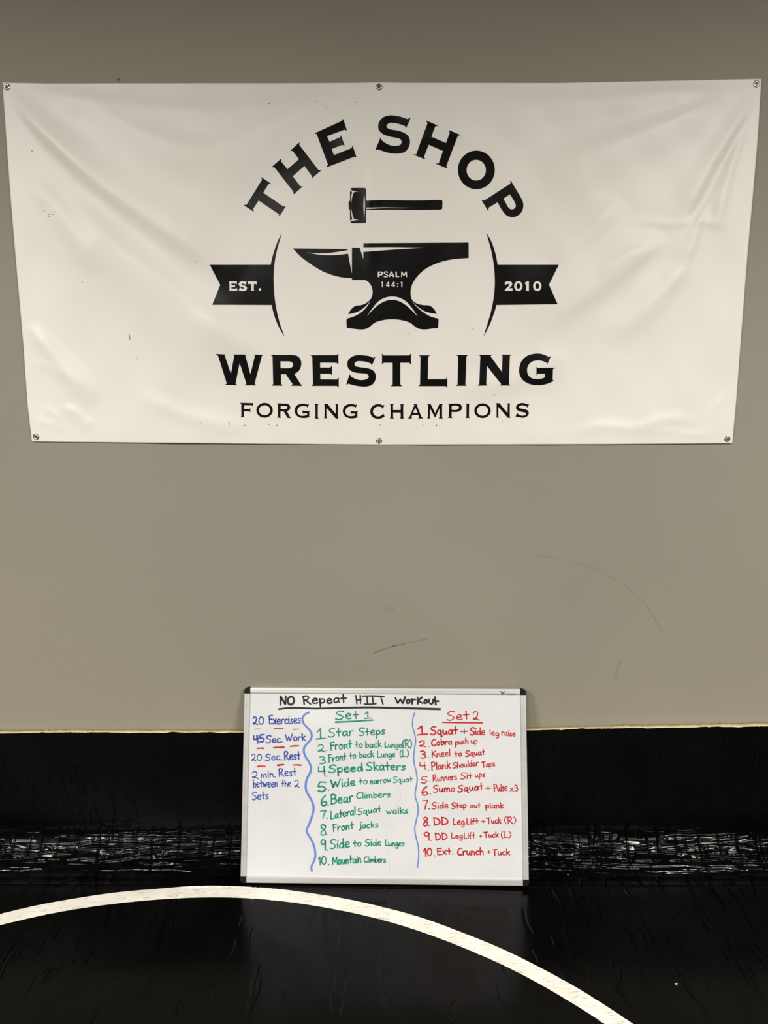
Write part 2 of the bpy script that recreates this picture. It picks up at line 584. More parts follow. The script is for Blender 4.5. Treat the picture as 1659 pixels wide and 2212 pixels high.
# the mat's upper edge is not cut straight
ex = np.array([-400, 0, 130, 520, 860, 1140, 1250, 1450, 1659, 2100.])
ey = np.array([1586, 1584.5, 1582.5, 1582.5, 1580, 1577.5, 1574, 1572, 1568.5, 1563.])
ep = on_wall(ex, ey, T_MAT)
edge_z = np.interp(xs, ep[:, 0], ep[:, 2])
rag = np.zeros(len(xs))
for k in range(60):
    x = U(-1.4, 1.4)
    rag += U(-.0022, .0022) * np.exp(-((xs - x) / U(.004, .02)) ** 2)
rag += RNG.normal(0, 0.0004, len(xs))
lift = (edge_z - Z_TOP)[None, :] * np.clip(1 - vs[:, None] / LW, 0, 1)
MATP[..., 2] += lift
MATP[0, :, 2] += rag
MATP[1, :, 2] += rag * 0.6

wm = thing('wrestling_mat', 'black vinyl wrestling mat with white circle, curving from floor up the grey wall', 'mat', (0, 1.0, 0))
base = np.array([0, 1.0, 0])
cover = grid_obj('vinyl_cover', MATP - base, vinyl_m, wm, True, False)
# foam core: solid slab behind the vinyl, its cut top edge shows as a cream strip
xc = np.arange(-2.6, 2.601, 0.008)
bx_ = np.array([-400, 0, 180, 520, 860, 1140, 1300, 1659, 2100.])
by_ = np.array([1578, 1577, 1575, 1576, 1574, 1571.5, 1566.5, 1560, 1554.])
bp = on_wall(bx_, by_, 0.001)
back_z = np.interp(xc, bp[:, 0], bp[:, 2])
front_z = np.interp(xc, ep[:, 0], ep[:, 2])
vc = np.r_[0, 0.02, np.linspace(0.05, LW, 4), np.linspace(LW, vf, 14)[1:], np.linspace(vf, Y_SEAM + vf - Y_NEAR, 6)[1:]]
cy, cz, cny, cnz = mat_profile(vc)
INS = 0.0028
fy, fz = cy - cny * INS, cz - cnz * INS
th = np.where(vc < LW + 1e-6, T_MAT - 0.001, 0.033)
byv = np.minimum(cy - cny * th, WALL_Y - 0.001)
bzv = np.maximum(cz - cnz * th, -0.0345)
sec_y = np.r_[fy, byv[::-1]]
sec_z = np.r_[fz, bzv[::-1]]
nsec = len(sec_y)
CP = np.empty((nsec + 1, len(xc), 3))
CP[..., 0] = xc[None, :]
CP[:nsec, :, 1] = sec_y[:, None]
CP[:nsec, :, 2] = sec_z[:, None]
wgt = np.clip(1 - vc / LW, 0, 1)
CP[:len(vc), :, 2] += (front_z - Z_TOP)[None, :] * wgt[:, None]
CP[len(vc):nsec, :, 2] += (back_z - Z_TOP)[None, :] * wgt[::-1][:, None]
tatter = RNG.normal(0, 0.0009, len(xc)) + 0.001 * np.sin(xc * 41) * np.sin(xc * 17)
CP[nsec - 1, :, 2] += tatter
CP[nsec] = CP[0]
core = grid_obj('foam_core', CP - base, foam_m, wm, False, False)
core['label'] = 'cream foam core showing along the cut top edge'

# painted circle on the floor part
RC, RO, RI = (-0.5405, 0.632), 1.553, 1.500
th_f = np.arange(math.radians(20), math.radians(160), 0.0012)
th_c = np.linspace(math.radians(160), math.radians(380), 150)
ths = np.r_[th_f, th_c]
rs = np.linspace(RI, RO, 28)
TT, RR = np.meshgrid(ths, rs)
rr_n = RR + 0.0006 * np.sin(TT * 40) * (RR > (RI + RO) / 2)
LX = RC[0] + rr_n * np.cos(TT)
LY = RC[1] + rr_n * np.sin(TT)
LV = vf + (Y_SEAM - LY)


def lookup(x, v):
    i = np.clip(np.searchsorted(xs, x) - 1, 0, len(xs) - 2)
    j = np.clip(np.searchsorted(vs, v) - 1, 0, len(vs) - 2)
    a = np.clip((x - xs[i]) / (xs[i + 1] - xs[i]), 0, 1)
    b = np.clip((v - vs[j]) / (vs[j + 1] - vs[j]), 0, 1)
    return (DISP[j, i] * (1 - a) * (1 - b) + DISP[j, i + 1] * a * (1 - b) + DISP[j + 1, i] * (1 - a) * b + DISP[j + 1, i + 1] * a * b)


y0, z0, n1, n2 = mat_profile(LV)
d = lookup(LX, LV) + 0.0007
LP = np.stack([LX, y0 + n1 * d, z0 + n2 * d], -1)
ring = grid_obj('circle_line', LP - base, line_m, wm, True, False)
ring['label'] = 'scratched white painted circle line'

# ------------------------------------------------------------------ banner
TOP = np.array([(5, 178), (100, 180), (400, 179.5), (600, 179.5), (770, 178.5), (819, 177.5), (870, 178.5), (1200, 179), (1400, 175), (1645, 170)], float)
BOT = np.array([(69, 954), (300, 956.5), (560, 959), (819, 961), (1100, 960.5), (1300, 960), (1582, 958)], float)
LEFT = np.array([(5, 178), (12, 280), (22, 420), (34, 560), (50, 740), (60, 880), (69, 954)], float)
RIGHT = np.array([(1645, 170), (1637, 300), (1625, 440), (1614, 560), (1600, 740), (1590, 870), (1582, 958)], float)


def fold_field(px, py):
    """relief of the hanging cloth, metres towards the viewer"""
    d = np.full(px.shape, 0.0)

    def seg(pts, amp, w0, w1, side=0.0):
        nonlocal d
        P = smooth_line(pts, step=12)
        A, B = P[:-1], P[1:]
        best = np.full(px.shape, 1e9); tl = np.zeros(px.shape); sg = np.zeros(px.shape)
        Ls = np.hypot(*(B - A).T); cum = np.r_[0, np.cumsum(Ls)]; tot = cum[-1]
        for k in range(len(A)):
            dx, dy = B[k] - A[k]
            t = np.clip(((px - A[k, 0]) * dx + (py - A[k, 1]) * dy) / (Ls[k] ** 2 + 1e-9), 0, 1)
            qx, qy = px - A[k, 0] - t * dx, py - A[k, 1] - t * dy
            dd = np.hypot(qx, qy)
            m = dd < best
            best = np.where(m, dd, best)
            tl = np.where(m, (cum[k] + t * Ls[k]) / tot, tl)
            sg = np.where(m, np.sign(dx * qy - dy * qx), sg)
        w = w0 + (w1 - w0) * tl
        k = np.interp(max(w0, w1), [8, 14, 26], [1.5, 2.0, 3.3])
        tp = np.clip(np.sin(np.pi * np.clip(tl, 0.0, 1.0)) * 1.6, 0, 1)
        if side:
            w = np.where(sg * side > 0, w * 2.6, w)
        d = d + k * amp * tp * np.exp(-(best / w) ** 2)

    # top-left: long diagonal fold and its companions
    seg([(18, 195), (60, 250), (135, 325), (230, 405), (300, 455), (400, 520), (520, 600)], 0.0050, 8, 34, -1)
    seg([(130, 420), (190, 480), (260, 545), (340, 605), (400, 655), (490, 730), (560, 790)], 0.0042, 26, 34, 1)
    seg([(60, 380), (130, 460), (220, 590)], 0.0016, 18, 30)
    seg([(60, 195), (170, 212), (330, 232), (520, 238), (700, 210)], 0.0030, 14, 26, 1)
    seg([(190, 230), (330, 300), (440, 325), (560, 290), (690, 230), (790, 200)], 0.0050, 22, 42, 1)
    # centre top
    seg([(806, 200), (803, 300), (800, 420), (800, 600)], 0.0016, 7, 14)
    seg([(832, 205), (826, 300), (822, 420)], 0.0010, 6, 12)
    seg([(795, 200), (770, 270), (730, 330)], 0.0016, 6, 16)
    seg([(842, 200), (870, 240), (930, 275), (1040, 290)], 0.0018, 7, 22)
    # top right
    seg([(1600, 200), (1450, 200), (1300, 215), (1150, 225), (980, 235)], 0.0028, 12, 26, -1)
    seg([(1570, 215), (1480, 250), (1370, 295), (1270, 330), (1160, 370)], 0.0040, 14, 34, -1)
    seg([(1625, 215), (1580, 290), (1530, 370), (1490, 440), (1460, 485)], 0.0034, 7, 16, 1)
    seg([(1622, 232), (1590, 300), (1550, 370), (1515, 440), (1490, 500)], -0.0024, 6, 12)
    seg([(1618, 240), (1590, 320), (1565, 410), (1545, 500)], 0.0024, 6, 14)
    seg([(1530, 435), (1512, 480), (1500, 520), (1480, 575)], 0.0026, 4, 9, 1)
    seg([(1345, 490), (1400, 478), (1450, 484), (1510, 478), (1580, 488)], 0.0014, 7, 9)
    seg([(1440, 515), (1390, 545), (1330, 590), (1240, 650), (1150, 710)], 0.0034, 14, 36, 1)
    seg([(1400, 530), (1340, 560), (1290, 600)], 0.0016, 9, 14)
    seg([(1490, 560), (1440, 620), (1380, 680), (1300, 730)], 0.0022, 14, 34)
    seg([(1340, 430), (1270, 500), (1180, 560)], 0.0018, 20, 34)
    # lower left
    seg([(60, 700), (110, 760), (170, 830), (210, 870)], 0.0024, 12, 26)
    seg([(70, 780), (120, 800), (190, 830)], 0.0010, 9, 14)
    seg([(130, 880), (165, 888), (185, 910), (205, 924)], 0.0030, 6, 9, 1)
    seg([(95, 880), (118, 895), (132, 910)], 0.0018, 5, 8)
    seg([(72, 910), (110, 915), (140, 930)], 0.0014, 6, 9)
    seg([(300, 850), (380, 890), (470, 915), (560, 925)], 0.0016, 14, 20)
    # lower middle and right
    seg([(560, 760), (480, 720), (430, 660)], 0.0012, 20, 30)
    seg([(980, 840), (1060, 830), (1150, 800), (1230, 760)], 0.0018, 22, 34)
    seg([(1230, 935), (1300, 920), (1370, 925), (1450, 905), (1520, 915)], 0.0018, 9, 14)
    seg([(1575, 845), (1545, 880), (1520, 915)], 0.0010, 4, 7)
    seg([(1400, 935), (1440, 930), (1500, 940), (1545, 932)], 0.0012, 6, 8)
    # hems
    seg([(75, 934), (300, 934), (560, 937), (819, 938), (1100, 938), (1575, 936)], 0.0005, 3, 3)
    # whole cloth bellies out a little
    u = (px - 819) / 810; t = (py - 178) / 780
    d = d + 0.005 * np.clip(np.sin(np.pi * np.clip(t, 0, 1)), 0, 1) * (1 - 0.5 * u**2)
    d = d + 0.004 * np.exp(-((py - 960) / 60) ** 2) * (0.6 + 0.4 * np.cos(px / 819 * 2 * math.pi + math.pi))
    n = 0
    for kx, ky, a in ((0.021, 0.013, 1.1), (0.011, -0.017, 2.2), (0.034, 0.029, 3.9), (0.047, -0.031, 0.3)):
        n = n + np.sin(px * kx + py * ky + a + 1.2 * np.sin(py * 0.009 + a))
    d = d + 0.0006 * n
    return 0.001 * np.logaddexp(d / 0.001, -1.5)        # the wall stops the cloth


FX0, FY0, FS = -40.0, 120.0, 3.0
_fx, _fy = np.meshgrid(np.arange(FX0, 1700, FS), np.arange(FY0, 1010, FS))
FIELD = fold_field(_fx, _fy)
_k = np.exp(-(np.arange(-5, 6) / 2.2) ** 2); _k /= _k.sum()
for _ax in (0, 1):
    _p = np.pad(FIELD, [(5, 5) if a == _ax else (0, 0) for a in (0, 1)], mode='edge')
    FIELD = sum(_k[i] * np.take(_p, np.arange(i, i + FIELD.shape[_ax]), axis=_ax) for i in range(11))


def folds(px, py):
    """smooth (cubic B-spline) reading of the relief"""
    px = np.asarray(px, float); py = np.asarray(py, float)
    gx = np.clip((px - FX0) / FS, 2, FIELD.shape[1] - 4); gy = np.clip((py - FY0) / FS, 2, FIELD.shape[0] - 4)
    ix, iy = np.floor(gx).astype(int), np.floor(gy).astype(int)

    def wts(t):
        return ((1 - t)**3 / 6, (3 * t**3 - 6 * t**2 + 4) / 6, (-3 * t**3 + 3 * t**2 + 3 * t + 1) / 6, t**3 / 6)
    wx, wy = wts(gx - ix), wts(gy - iy)
    out = 0.0
    for a in range(4):
        for b in range(4):
            out = out + wx[a] * wy[b] * FIELD[iy - 1 + b, ix - 1 + a]
    return out


BASE_OFF = 0.0035
NU, NV = 760, 370
uu = np.linspace(0, 1, NU); tv = np.linspace(0, 1, NV)


def along(P, key, q):
    return np.stack([np.interp(q, key, P[:, 0]), np.interp(q, key, P[:, 1])], -1)


kt = (TOP[:, 0] - TOP[0, 0]) / (TOP[-1, 0] - TOP[0, 0]); kb = (BOT[:, 0] - BOT[0, 0]) / (BOT[-1, 0] - BOT[0, 0])
kl = (LEFT[:, 1] - LEFT[0, 1]) / (LEFT[-1, 1] - LEFT[0, 1]); kr = (RIGHT[:, 1] - RIGHT[0, 1]) / (RIGHT[-1, 1] - RIGHT[0, 1])
Tt, Bb, Ll, Rr = along(TOP, kt, uu), along(BOT, kb, uu), along(LEFT, kl, tv), along(RIGHT, kr, tv)
u2, t2 = uu[None, :, None], tv[:, None, None]
PX = ((1 - t2) * Tt[None] + t2 * Bb[None] + (1 - u2) * Ll[:, None] + u2 * Rr[:, None]
      - (1 - u2) * (1 - t2) * Tt[0] - u2 * (1 - t2) * Tt[-1] - (1 - u2) * t2 * Bb[0] - u2 * t2 * Bb[-1])
bz0 = on_wall(819, 960)[2]
banner = thing('banner', 'white vinyl banner with black anvil emblem and arched lettering on the grey wall', 'banner', (0, WALL_Y, float(bz0)))
bbase = np.array([0, WALL_Y, float(bz0)])


def on_cloth(px, py, off=0.0):
    return on_wall(px, py, BASE_OFF + folds(px, py) + off) - bbase


sheet = grid_obj('banner_sheet', on_cloth(PX[..., 0], PX[..., 1]), cloth_m, banner, True, False)
sol = sheet.modifiers.new('thickness', 'SOLIDIFY'); sol.thickness = 0.0006; sol.offset = -1


def A_(pts, ox, oy, s, closed=True, corner=48):
    P = np.asarray(pts, float) * s + [ox, oy]
    return smooth_line(P, closed, corner, 2.5)


def printed(name, black, white=(), step=9.0, label=None):
    V, T = fill(black, white, step)
    Q = on_cloth(V[:, 0], V[:, 1], 0.0007)
    o = mesh_obj(name, Q, T, print_m, banner, True)
    # face the room
    me = o.data
    if sum(p.normal.y * p.area for p in me.polygons) > 0:
        me.flip_normals()
    if label:
        o['label'] = label
    return o


sA = 400 / 1659
cA = lambda p: A_(p, 440, 230, sA)
cB = lambda p: A_(p, 800, 230, sA)
eB = lambda p: np.asarray(p) * sA + [800, 230]
arch = [
    [cA([(517, 633), (603, 690), (598, 695), (583, 690), (533, 772), (715, 897), (730, 890), (735, 895), (678, 985), (672, 980), (676, 967), (492, 842), (440, 922), (449, 938), (445, 942), (362, 885), (365, 879), (383, 882), (523, 655), (514, 638)])],
    [cA([(610, 541), (690, 470), (694, 474), (692, 490), (750, 563), (853, 472), (797, 397), (782, 399), (777, 394), (855, 323), (859, 327), (857, 345), (1030, 572), (1047, 569), (1051, 574), (971, 641), (966, 637), (968, 622), (903, 533), (797, 625), (866, 715), (882, 713), (886, 717), (808, 786), (803, 782), (805, 765), (632, 543), (614, 545)])],
    [cA([(993, 240), (1240, 128), (1243, 113), (1250, 113), (1283, 213), (1277, 215), (1263, 207), (1105, 266), (1127, 317), (1228, 272), (1226, 260), (1232, 259), (1262, 350), (1255, 351), (1245, 343), (1148, 380), (1166, 435), (1330, 371), (1328, 354), (1335, 353), (1368, 453), (1361, 456), (1350, 450), (1106, 543), (1103, 535), (1114, 522), (1012, 245), (996, 245)])],
    [cB([(360, 104), (322, 192), (315, 190), (316, 178), (270, 160), (215, 148), (165, 150), (143, 170), (148, 190), (175, 203), (240, 215), (300, 235), (340, 265), (355, 310), (345, 360), (310, 405), (260, 420), (200, 420), (140, 408), (65, 383), (52, 391), (46, 386), (90, 280), (96, 282), (96, 297), (140, 330), (190, 350), (240, 352), (272, 340), (282, 315), (272, 295), (240, 283), (170, 268), (110, 245), (78, 215), (70, 180), (80, 135), (110, 100), (155, 82), (210, 80), (265, 90), (335, 113), (352, 102)])],
    [cB([(503, 126), (602, 170), (599, 176), (582, 176), (547, 271), (678, 327), (712, 235), (702, 219), (706, 212), (805, 254), (802, 260), (785, 260), (680, 535), (691, 549), (688, 555), (591, 515), (594, 508), (612, 512), (651, 398), (522, 342), (480, 455), (492, 466), (488, 472), (390, 433), (392, 427), (410, 430), (513, 148), (500, 132)])],
    [eB(ellipse(950, 568, 165, 173, 72)), eB(ellipse(949, 570, 87, 93, 60))],
    [cB([(1255, 667), (1262, 667), (1268, 680), (1345, 808), (1368, 860), (1370, 900), (1355, 945), (1320, 978), (1270, 992), (1220, 975), (1185, 935), (1140, 858), (1058, 908), (1060, 928), (1054, 933), (998, 842), (1003, 836), (1020, 843), (1255, 690), (1258, 685), (1252, 672)]),
     cB([(1250, 787), (1290, 850), (1303, 880), (1300, 905), (1280, 920), (1255, 920), (1235, 903), (1192, 826)])],
]
printed('arched_lettering', arch[:3], (), 8, 'black arched word THE')
printed('arched_lettering', arch[3:], (), 8, 'black arched word SHOP')

sH = 260 / 1659
cH = lambda p: A_(p, 720, 380, sH)
printed('hammer_emblem', [[cH([(255, 165), (430, 165), (446, 172), (452, 190), (452, 630), (446, 645), (430, 652), (260, 652), (242, 645), (235, 632), (230, 600), (230, 470), (216, 458), (212, 445), (210, 365), (216, 350), (232, 343), (230, 205), (235, 182)])],
                          [cH([(448, 342), (600, 335), (750, 333), (1000, 338), (1200, 338), (1480, 330), (1498, 338), (1505, 355), (1503, 445), (1492, 461), (1470, 465), (1100, 468), (800, 465), (600, 466), (448, 470)])]],
        [[cH([(220, 178), (250, 195), (300, 208), (358, 212), (310, 218), (287, 222), (270, 260), (255, 320), (250, 372), (244, 370), (246, 300), (258, 218), (220, 208)])],
         [cH([(220, 634), (245, 625), (300, 612), (362, 607), (310, 600), (287, 597), (270, 555), (257, 500), (250, 455), (244, 460), (248, 520), (260, 603), (220, 613)])],
         [cH([(425, 238), (434, 330), (436, 408), (434, 490), (427, 580), (417, 490), (414, 408), (417, 330)])],
         [cH([(453, 437), (700, 433), (900, 437), (1180, 442), (900, 446), (700, 445), (453, 456)])]], 6, 'black printed sledgehammer')

sN = 410 / 1659
cN = lambda p: A_(p, 620, 500, sN)
eN = lambda p: np.asarray(p) * sN + [620, 500]


def stroke_loop(pts, w):
    """closed outline of a flat-ended stroke"""
    P = smooth_line(pts, step=4)
    T = np.gradient(P, axis=0); T /= np.hypot(*T.T)[:, None] + 1e-9
    Nn = np.c_[-T[:, 1], T[:, 0]] * w / 2
    return np.vstack([P + Nn, (P - Nn)[::-1]])


def wtext(s, ox):
    return [eN(stroke_loop(p, w)) for p, w in s]


ps = []
ps.append([eN(np.array([(793, 350), (825, 350), (836, 355), (841, 366), (836, 378), (825, 383), (808, 383), (808, 398), (793, 398)], float)),
           eN(np.array([(808, 360), (821, 360), (826, 366), (821, 373), (808, 373)], float))])
single = [([(881, 359), (872, 354), (858, 353), (849, 360), (855, 370), (870, 375), (880, 384), (872, 394), (857, 395), (845, 390)], 10),
          ([(893, 398), (912, 350)], 10), ([(912, 350), (933, 398)], 12), ([(900, 383), (926, 383)], 8),
          ([(954, 350), (954, 398)], 13), ([(950, 394), (980, 394)], 9),
          ([(1001, 398), (1003, 350)], 9), ([(1002, 352), (1022, 385)], 11), ([(1022, 385), (1042, 352)], 10), ([(1042, 350), (1045, 398)], 11),
          ([(824, 450), (838, 440)], 7), ([(834, 439), (834, 487)], 11),
          ([(887, 439), (887, 487)], 11), ([(885, 442), (866, 472)], 8), ([(864, 473), (896, 473)], 8),
          ([(935, 439), (935, 487)], 11), ([(933, 442), (914, 472)], 8), ([(912, 473), (944, 473)], 8),
          ([(993, 450), (1007, 440)], 7), ([(1004, 439), (1004, 487)], 11)]
ps += [[eN(stroke_loop(p, w))] for p, w in single]
ps += [[eN(ellipse(967, 456, 6, 6, 14))], [eN(ellipse(967, 482, 6, 6, 14))]]
printed('anvil_emblem', [
    [cN([(50, 148), (530, 154), (533, 195), (565, 360), (568, 380), (568, 408), (490, 402), (400, 382), (300, 342), (200, 280), (120, 220)])],
    [cN([(568, 140), (635, 142), (667, 243), (668, 102), (1587, 97), (1587, 232), (1500, 238), (1400, 252), (1300, 282), (1200, 335), (1125, 410), (1085, 490), (1080, 545), (1095, 600), (1140, 632), (1190, 643), (1245, 648), (1310, 722), (1322, 760), (1320, 845), (1140, 845), (1075, 798), (1000, 775), (920, 768), (840, 775), (770, 796), (705, 845), (522, 845), (522, 760), (535, 722), (600, 650), (650, 643), (700, 620), (735, 585), (748, 540), (742, 490), (715, 445), (685, 425), (572, 424), (567, 415)])]],
    [[cN([(170, 182), (260, 190), (350, 188), (440, 178), (545, 160), (545, 193), (440, 205), (350, 207), (260, 200)])],
     [cN([(655, 138), (900, 136), (1205, 141), (900, 161), (655, 180)])],
     [cN([(510, 727), (560, 718), (620, 700), (680, 660), (730, 606), (700, 655), (650, 705), (590, 740), (510, 766)])],
     [cN([(1087, 605), (1140, 655), (1200, 695), (1260, 713), (1335, 723), (1335, 764), (1260, 745), (1190, 705), (1130, 655)])],
     [cN([(697, 740), (740, 680), (800, 610), (860, 578), (920, 568), (985, 580), (1050, 620), (1100, 680), (1145, 745), (1090, 690), (1040, 645), (985, 612), (920, 598), (860, 608), (800, 640), (745, 690)])]] + ps,
    7, 'black printed anvil with PSALM 144:1')

cC = lambda p: A_(p, 440, 490, sA)
cD = lambda p: A_(p, 820, 490, sA)
eC = lambda p: np.asarray(p) * sA + [440, 490]
eD = lambda p: np.asarray(p) * sA + [820, 490]
printed('ribbon_emblem', [[cC([(55, 340), (600, 340), (612, 285), (635, 205), (665, 125), (702, 53), (672, 150), (645, 260), (628, 390), (628, 540), (640, 670), (665, 800), (690, 890), (725, 985), (690, 930), (650, 845), (625, 770), (608, 700), (77, 698), (148, 520)])]],
        [[cC([(222, 487), (293, 488), (297, 484), (297, 515), (294, 515), (290, 509), (249, 507), (249, 521), (277, 521), (279, 517), (281, 517), (281, 544), (279, 544), (277, 540), (249, 540), (249, 554), (294, 553), (298, 547), (300, 547), (300, 577), (298, 577), (294, 573), (225, 573), (231, 567), (229, 493)])],
         [cC([(385, 492), (375, 518), (371, 516), (350, 508), (338, 512), (345, 520), (370, 527), (388, 542), (387, 562), (370, 575), (345, 576), (320, 571), (312, 573), (325, 540), (328, 543), (345, 555), (360, 553), (362, 546), (345, 540), (320, 530), (312, 512), (322, 494), (345, 487), (370, 491), (382, 490)])],
         [cC([(394, 485), (397, 485), (400, 489), (470, 489), (474, 485), (476, 485), (475, 518), (473, 518), (469, 512), (449, 512), (449, 567), (454, 573), (420, 573), (425, 567), (424, 512), (400, 512), (396, 516), (394, 516)])],
         [eC(ellipse(503, 561, 12, 12, 24))]], 9, 'black ribbon reading EST.')
printed('ribbon_emblem', [[cD([(957, 53), (1000, 130), (1035, 230), (1058, 340), (1605, 340), (1517, 518), (1595, 693), (1048, 700), (1020, 790), (985, 880), (932, 985), (960, 890), (990, 790), (1015, 680), (1030, 570), (1032, 450), (1022, 330), (1000, 210)])]],
        [[cD([(1120, 497), (1140, 489), (1165, 487), (1184, 496), (1190, 515), (1180, 532), (1160, 551), (1190, 549), (1194, 574), (1118, 574), (1125, 561), (1152, 534), (1162, 519), (1156, 511), (1143, 512), (1124, 522)])],
         [eD(ellipse(1243, 531, 38, 45, 40)), eD(ellipse(1243, 531, 16, 25, 28))],
         [cD([(1303, 500), (1325, 487), (1338, 487), (1338, 568), (1343, 574), (1308, 574), (1313, 568), (1313, 512), (1304, 516)])],
         [eD(ellipse(1413, 531, 38, 45, 40)), eD(ellipse(1413, 531, 16, 25, 28))]], 9, 'black ribbon reading 2010')

sE = 390 / 1659
cE = lambda p: A_(p, 450, 750, sE)
cF = lambda p: A_(p, 820, 750, sE)
eE = lambda p: np.asarray(p) * sE + [450, 750]
eF = lambda p: np.asarray(p) * sE + [820, 750]
printed('team_lettering', [
    [cE([(72, 62), (158, 66), (157, 72), (150, 76), (208, 245), (238, 78), (230, 72), (232, 66), (347, 67), (346, 73), (340, 78), (387, 250), (428, 78), (420, 72), (421, 68), (502, 69), (500, 75), (492, 80), (425, 335), (437, 345), (436, 351), (338, 349), (338, 343), (350, 336), (288, 145), (250, 335), (263, 343), (261, 349), (157, 346), (158, 340), (170, 335), (90, 80), (75, 70)])],
    [cE([(575, 69), (770, 70), (820, 82), (848, 115), (853, 165), (840, 205), (815, 232), (790, 245), (845, 335), (862, 350), (860, 356), (762, 354), (762, 348), (775, 340), (712, 248), (668, 248), (668, 337), (682, 348), (680, 354), (581, 353), (582, 347), (596, 340), (590, 83), (576, 75)]),
     cE([(662, 130), (740, 130), (768, 138), (780, 160), (770, 183), (745, 193), (664, 193)])],
    [cE([(940, 73), (1180, 72), (1188, 60), (1195, 60), (1195, 155), (1188, 155), (1180, 143), (1027, 142), (1028, 187), (1122, 187), (1130, 174), (1137, 174), (1137, 255), (1131, 255), (1124, 243), (1028, 243), (1030, 295), (1185, 297), (1192, 280), (1198, 280), (1198, 368), (1192, 368), (1183, 356), (950, 356), (950, 350), (962, 342), (955, 85), (942, 79)])],
    [cE([(1535, 90), (1505, 163), (1498, 160), (1495, 150), (1450, 135), (1400, 128), (1355, 135), (1340, 155), (1350, 175), (1400, 185), (1470, 195), (1515, 215), (1538, 255), (1535, 300), (1510, 340), (1460, 360), (1400, 360), (1340, 350), (1285, 335), (1275, 345), (1268, 340), (1298, 250), (1305, 253), (1310, 268), (1350, 290), (1400, 302), (1440, 298), (1470, 285), (1475, 265), (1460, 248), (1410, 240), (1340, 230), (1295, 205), (1277, 165), (1285, 120), (1315, 90), (1365, 73), (1430, 75), (1490, 85), (1520, 100), (1528, 88)])],
    [cF([(22, 60), (28, 60), (37, 75), (275, 75), (282, 60), (288, 60), (288, 157), (282, 157), (275, 143), (190, 143), (190, 342), (203, 353), (202, 359), (106, 359), (107, 353), (120, 342), (120, 143), (37, 143), (28, 157), (22, 157)])],
    [cF([(362, 74), (460, 74), (459, 80), (445, 86), (442, 294), (610, 294), (617, 277), (622, 277), (622, 370), (616, 370), (608, 358), (360, 358), (360, 352), (372, 345), (376, 86), (363, 80)])],
    [cF([(708, 71), (808, 71), (807, 77), (798, 84), (788, 342), (800, 350), (799, 355), (702, 355), (703, 349), (716, 342), (722, 84), (710, 77)])],
    [cF([(914, 69), (1030, 69), (1029, 75), (1018, 82), (1125, 228), (1130, 80), (1124, 75), (1125, 68), (1210, 67), (1209, 73), (1197, 80), (1188, 340), (1200, 346), (1199, 352), (1108, 352), (1108, 346), (1118, 340), (985, 170), (980, 340), (992, 347), (991, 352), (902, 353), (903, 347), (916, 340), (926, 82), (915, 75)])],
    [cF([(1575, 83), (1542, 153), (1535, 152), (1533, 142), (1490, 125), (1440, 122), (1390, 140), (1362, 175), (1355, 215), (1365, 255), (1395, 283), (1440, 292), (1490, 288), (1518, 278), (1520, 243), (1455, 243), (1448, 255), (1442, 255), (1442, 182), (1448, 182), (1455, 190), (1602, 188), (1602, 194), (1593, 203), (1590, 300), (1600, 305), (1597, 311), (1550, 333), (1490, 347), (1430, 348), (1370, 335), (1315, 300), (1285, 245), (1285, 180), (1310, 120), (1355, 80), (1420, 60), (1490, 62), (1560, 90), (1568, 82)])],
], (), 8, 'large black word WRESTLING')
Gp = np.array([(925, 523), (912, 553), (908, 552), (905, 545), (875, 540), (845, 545), (825, 560), (817, 585), (822, 608), (840, 625), (870, 630), (900, 625), (908, 618), (908, 607), (873, 607), (869, 612), (866, 612), (866, 580), (870, 580), (874, 586), (932, 586), (932, 590), (927, 595), (927, 635), (932, 638), (928, 642), (890, 650), (850, 648), (815, 632), (797, 605), (795, 570), (808, 540), (838, 523), (875, 518), (915, 527), (920, 521)], float)
Np = np.array([(1062, 521), (1095, 521), (1170, 612), (1172, 531), (1166, 526), (1167, 522), (1195, 523), (1194, 527), (1190, 532), (1190, 645), (1196, 652), (1194, 656), (1172, 655), (1085, 555), (1085, 645), (1092, 651), (1091, 654), (1062, 652), (1063, 648), (1069, 643), (1069, 531), (1063, 526)], float)
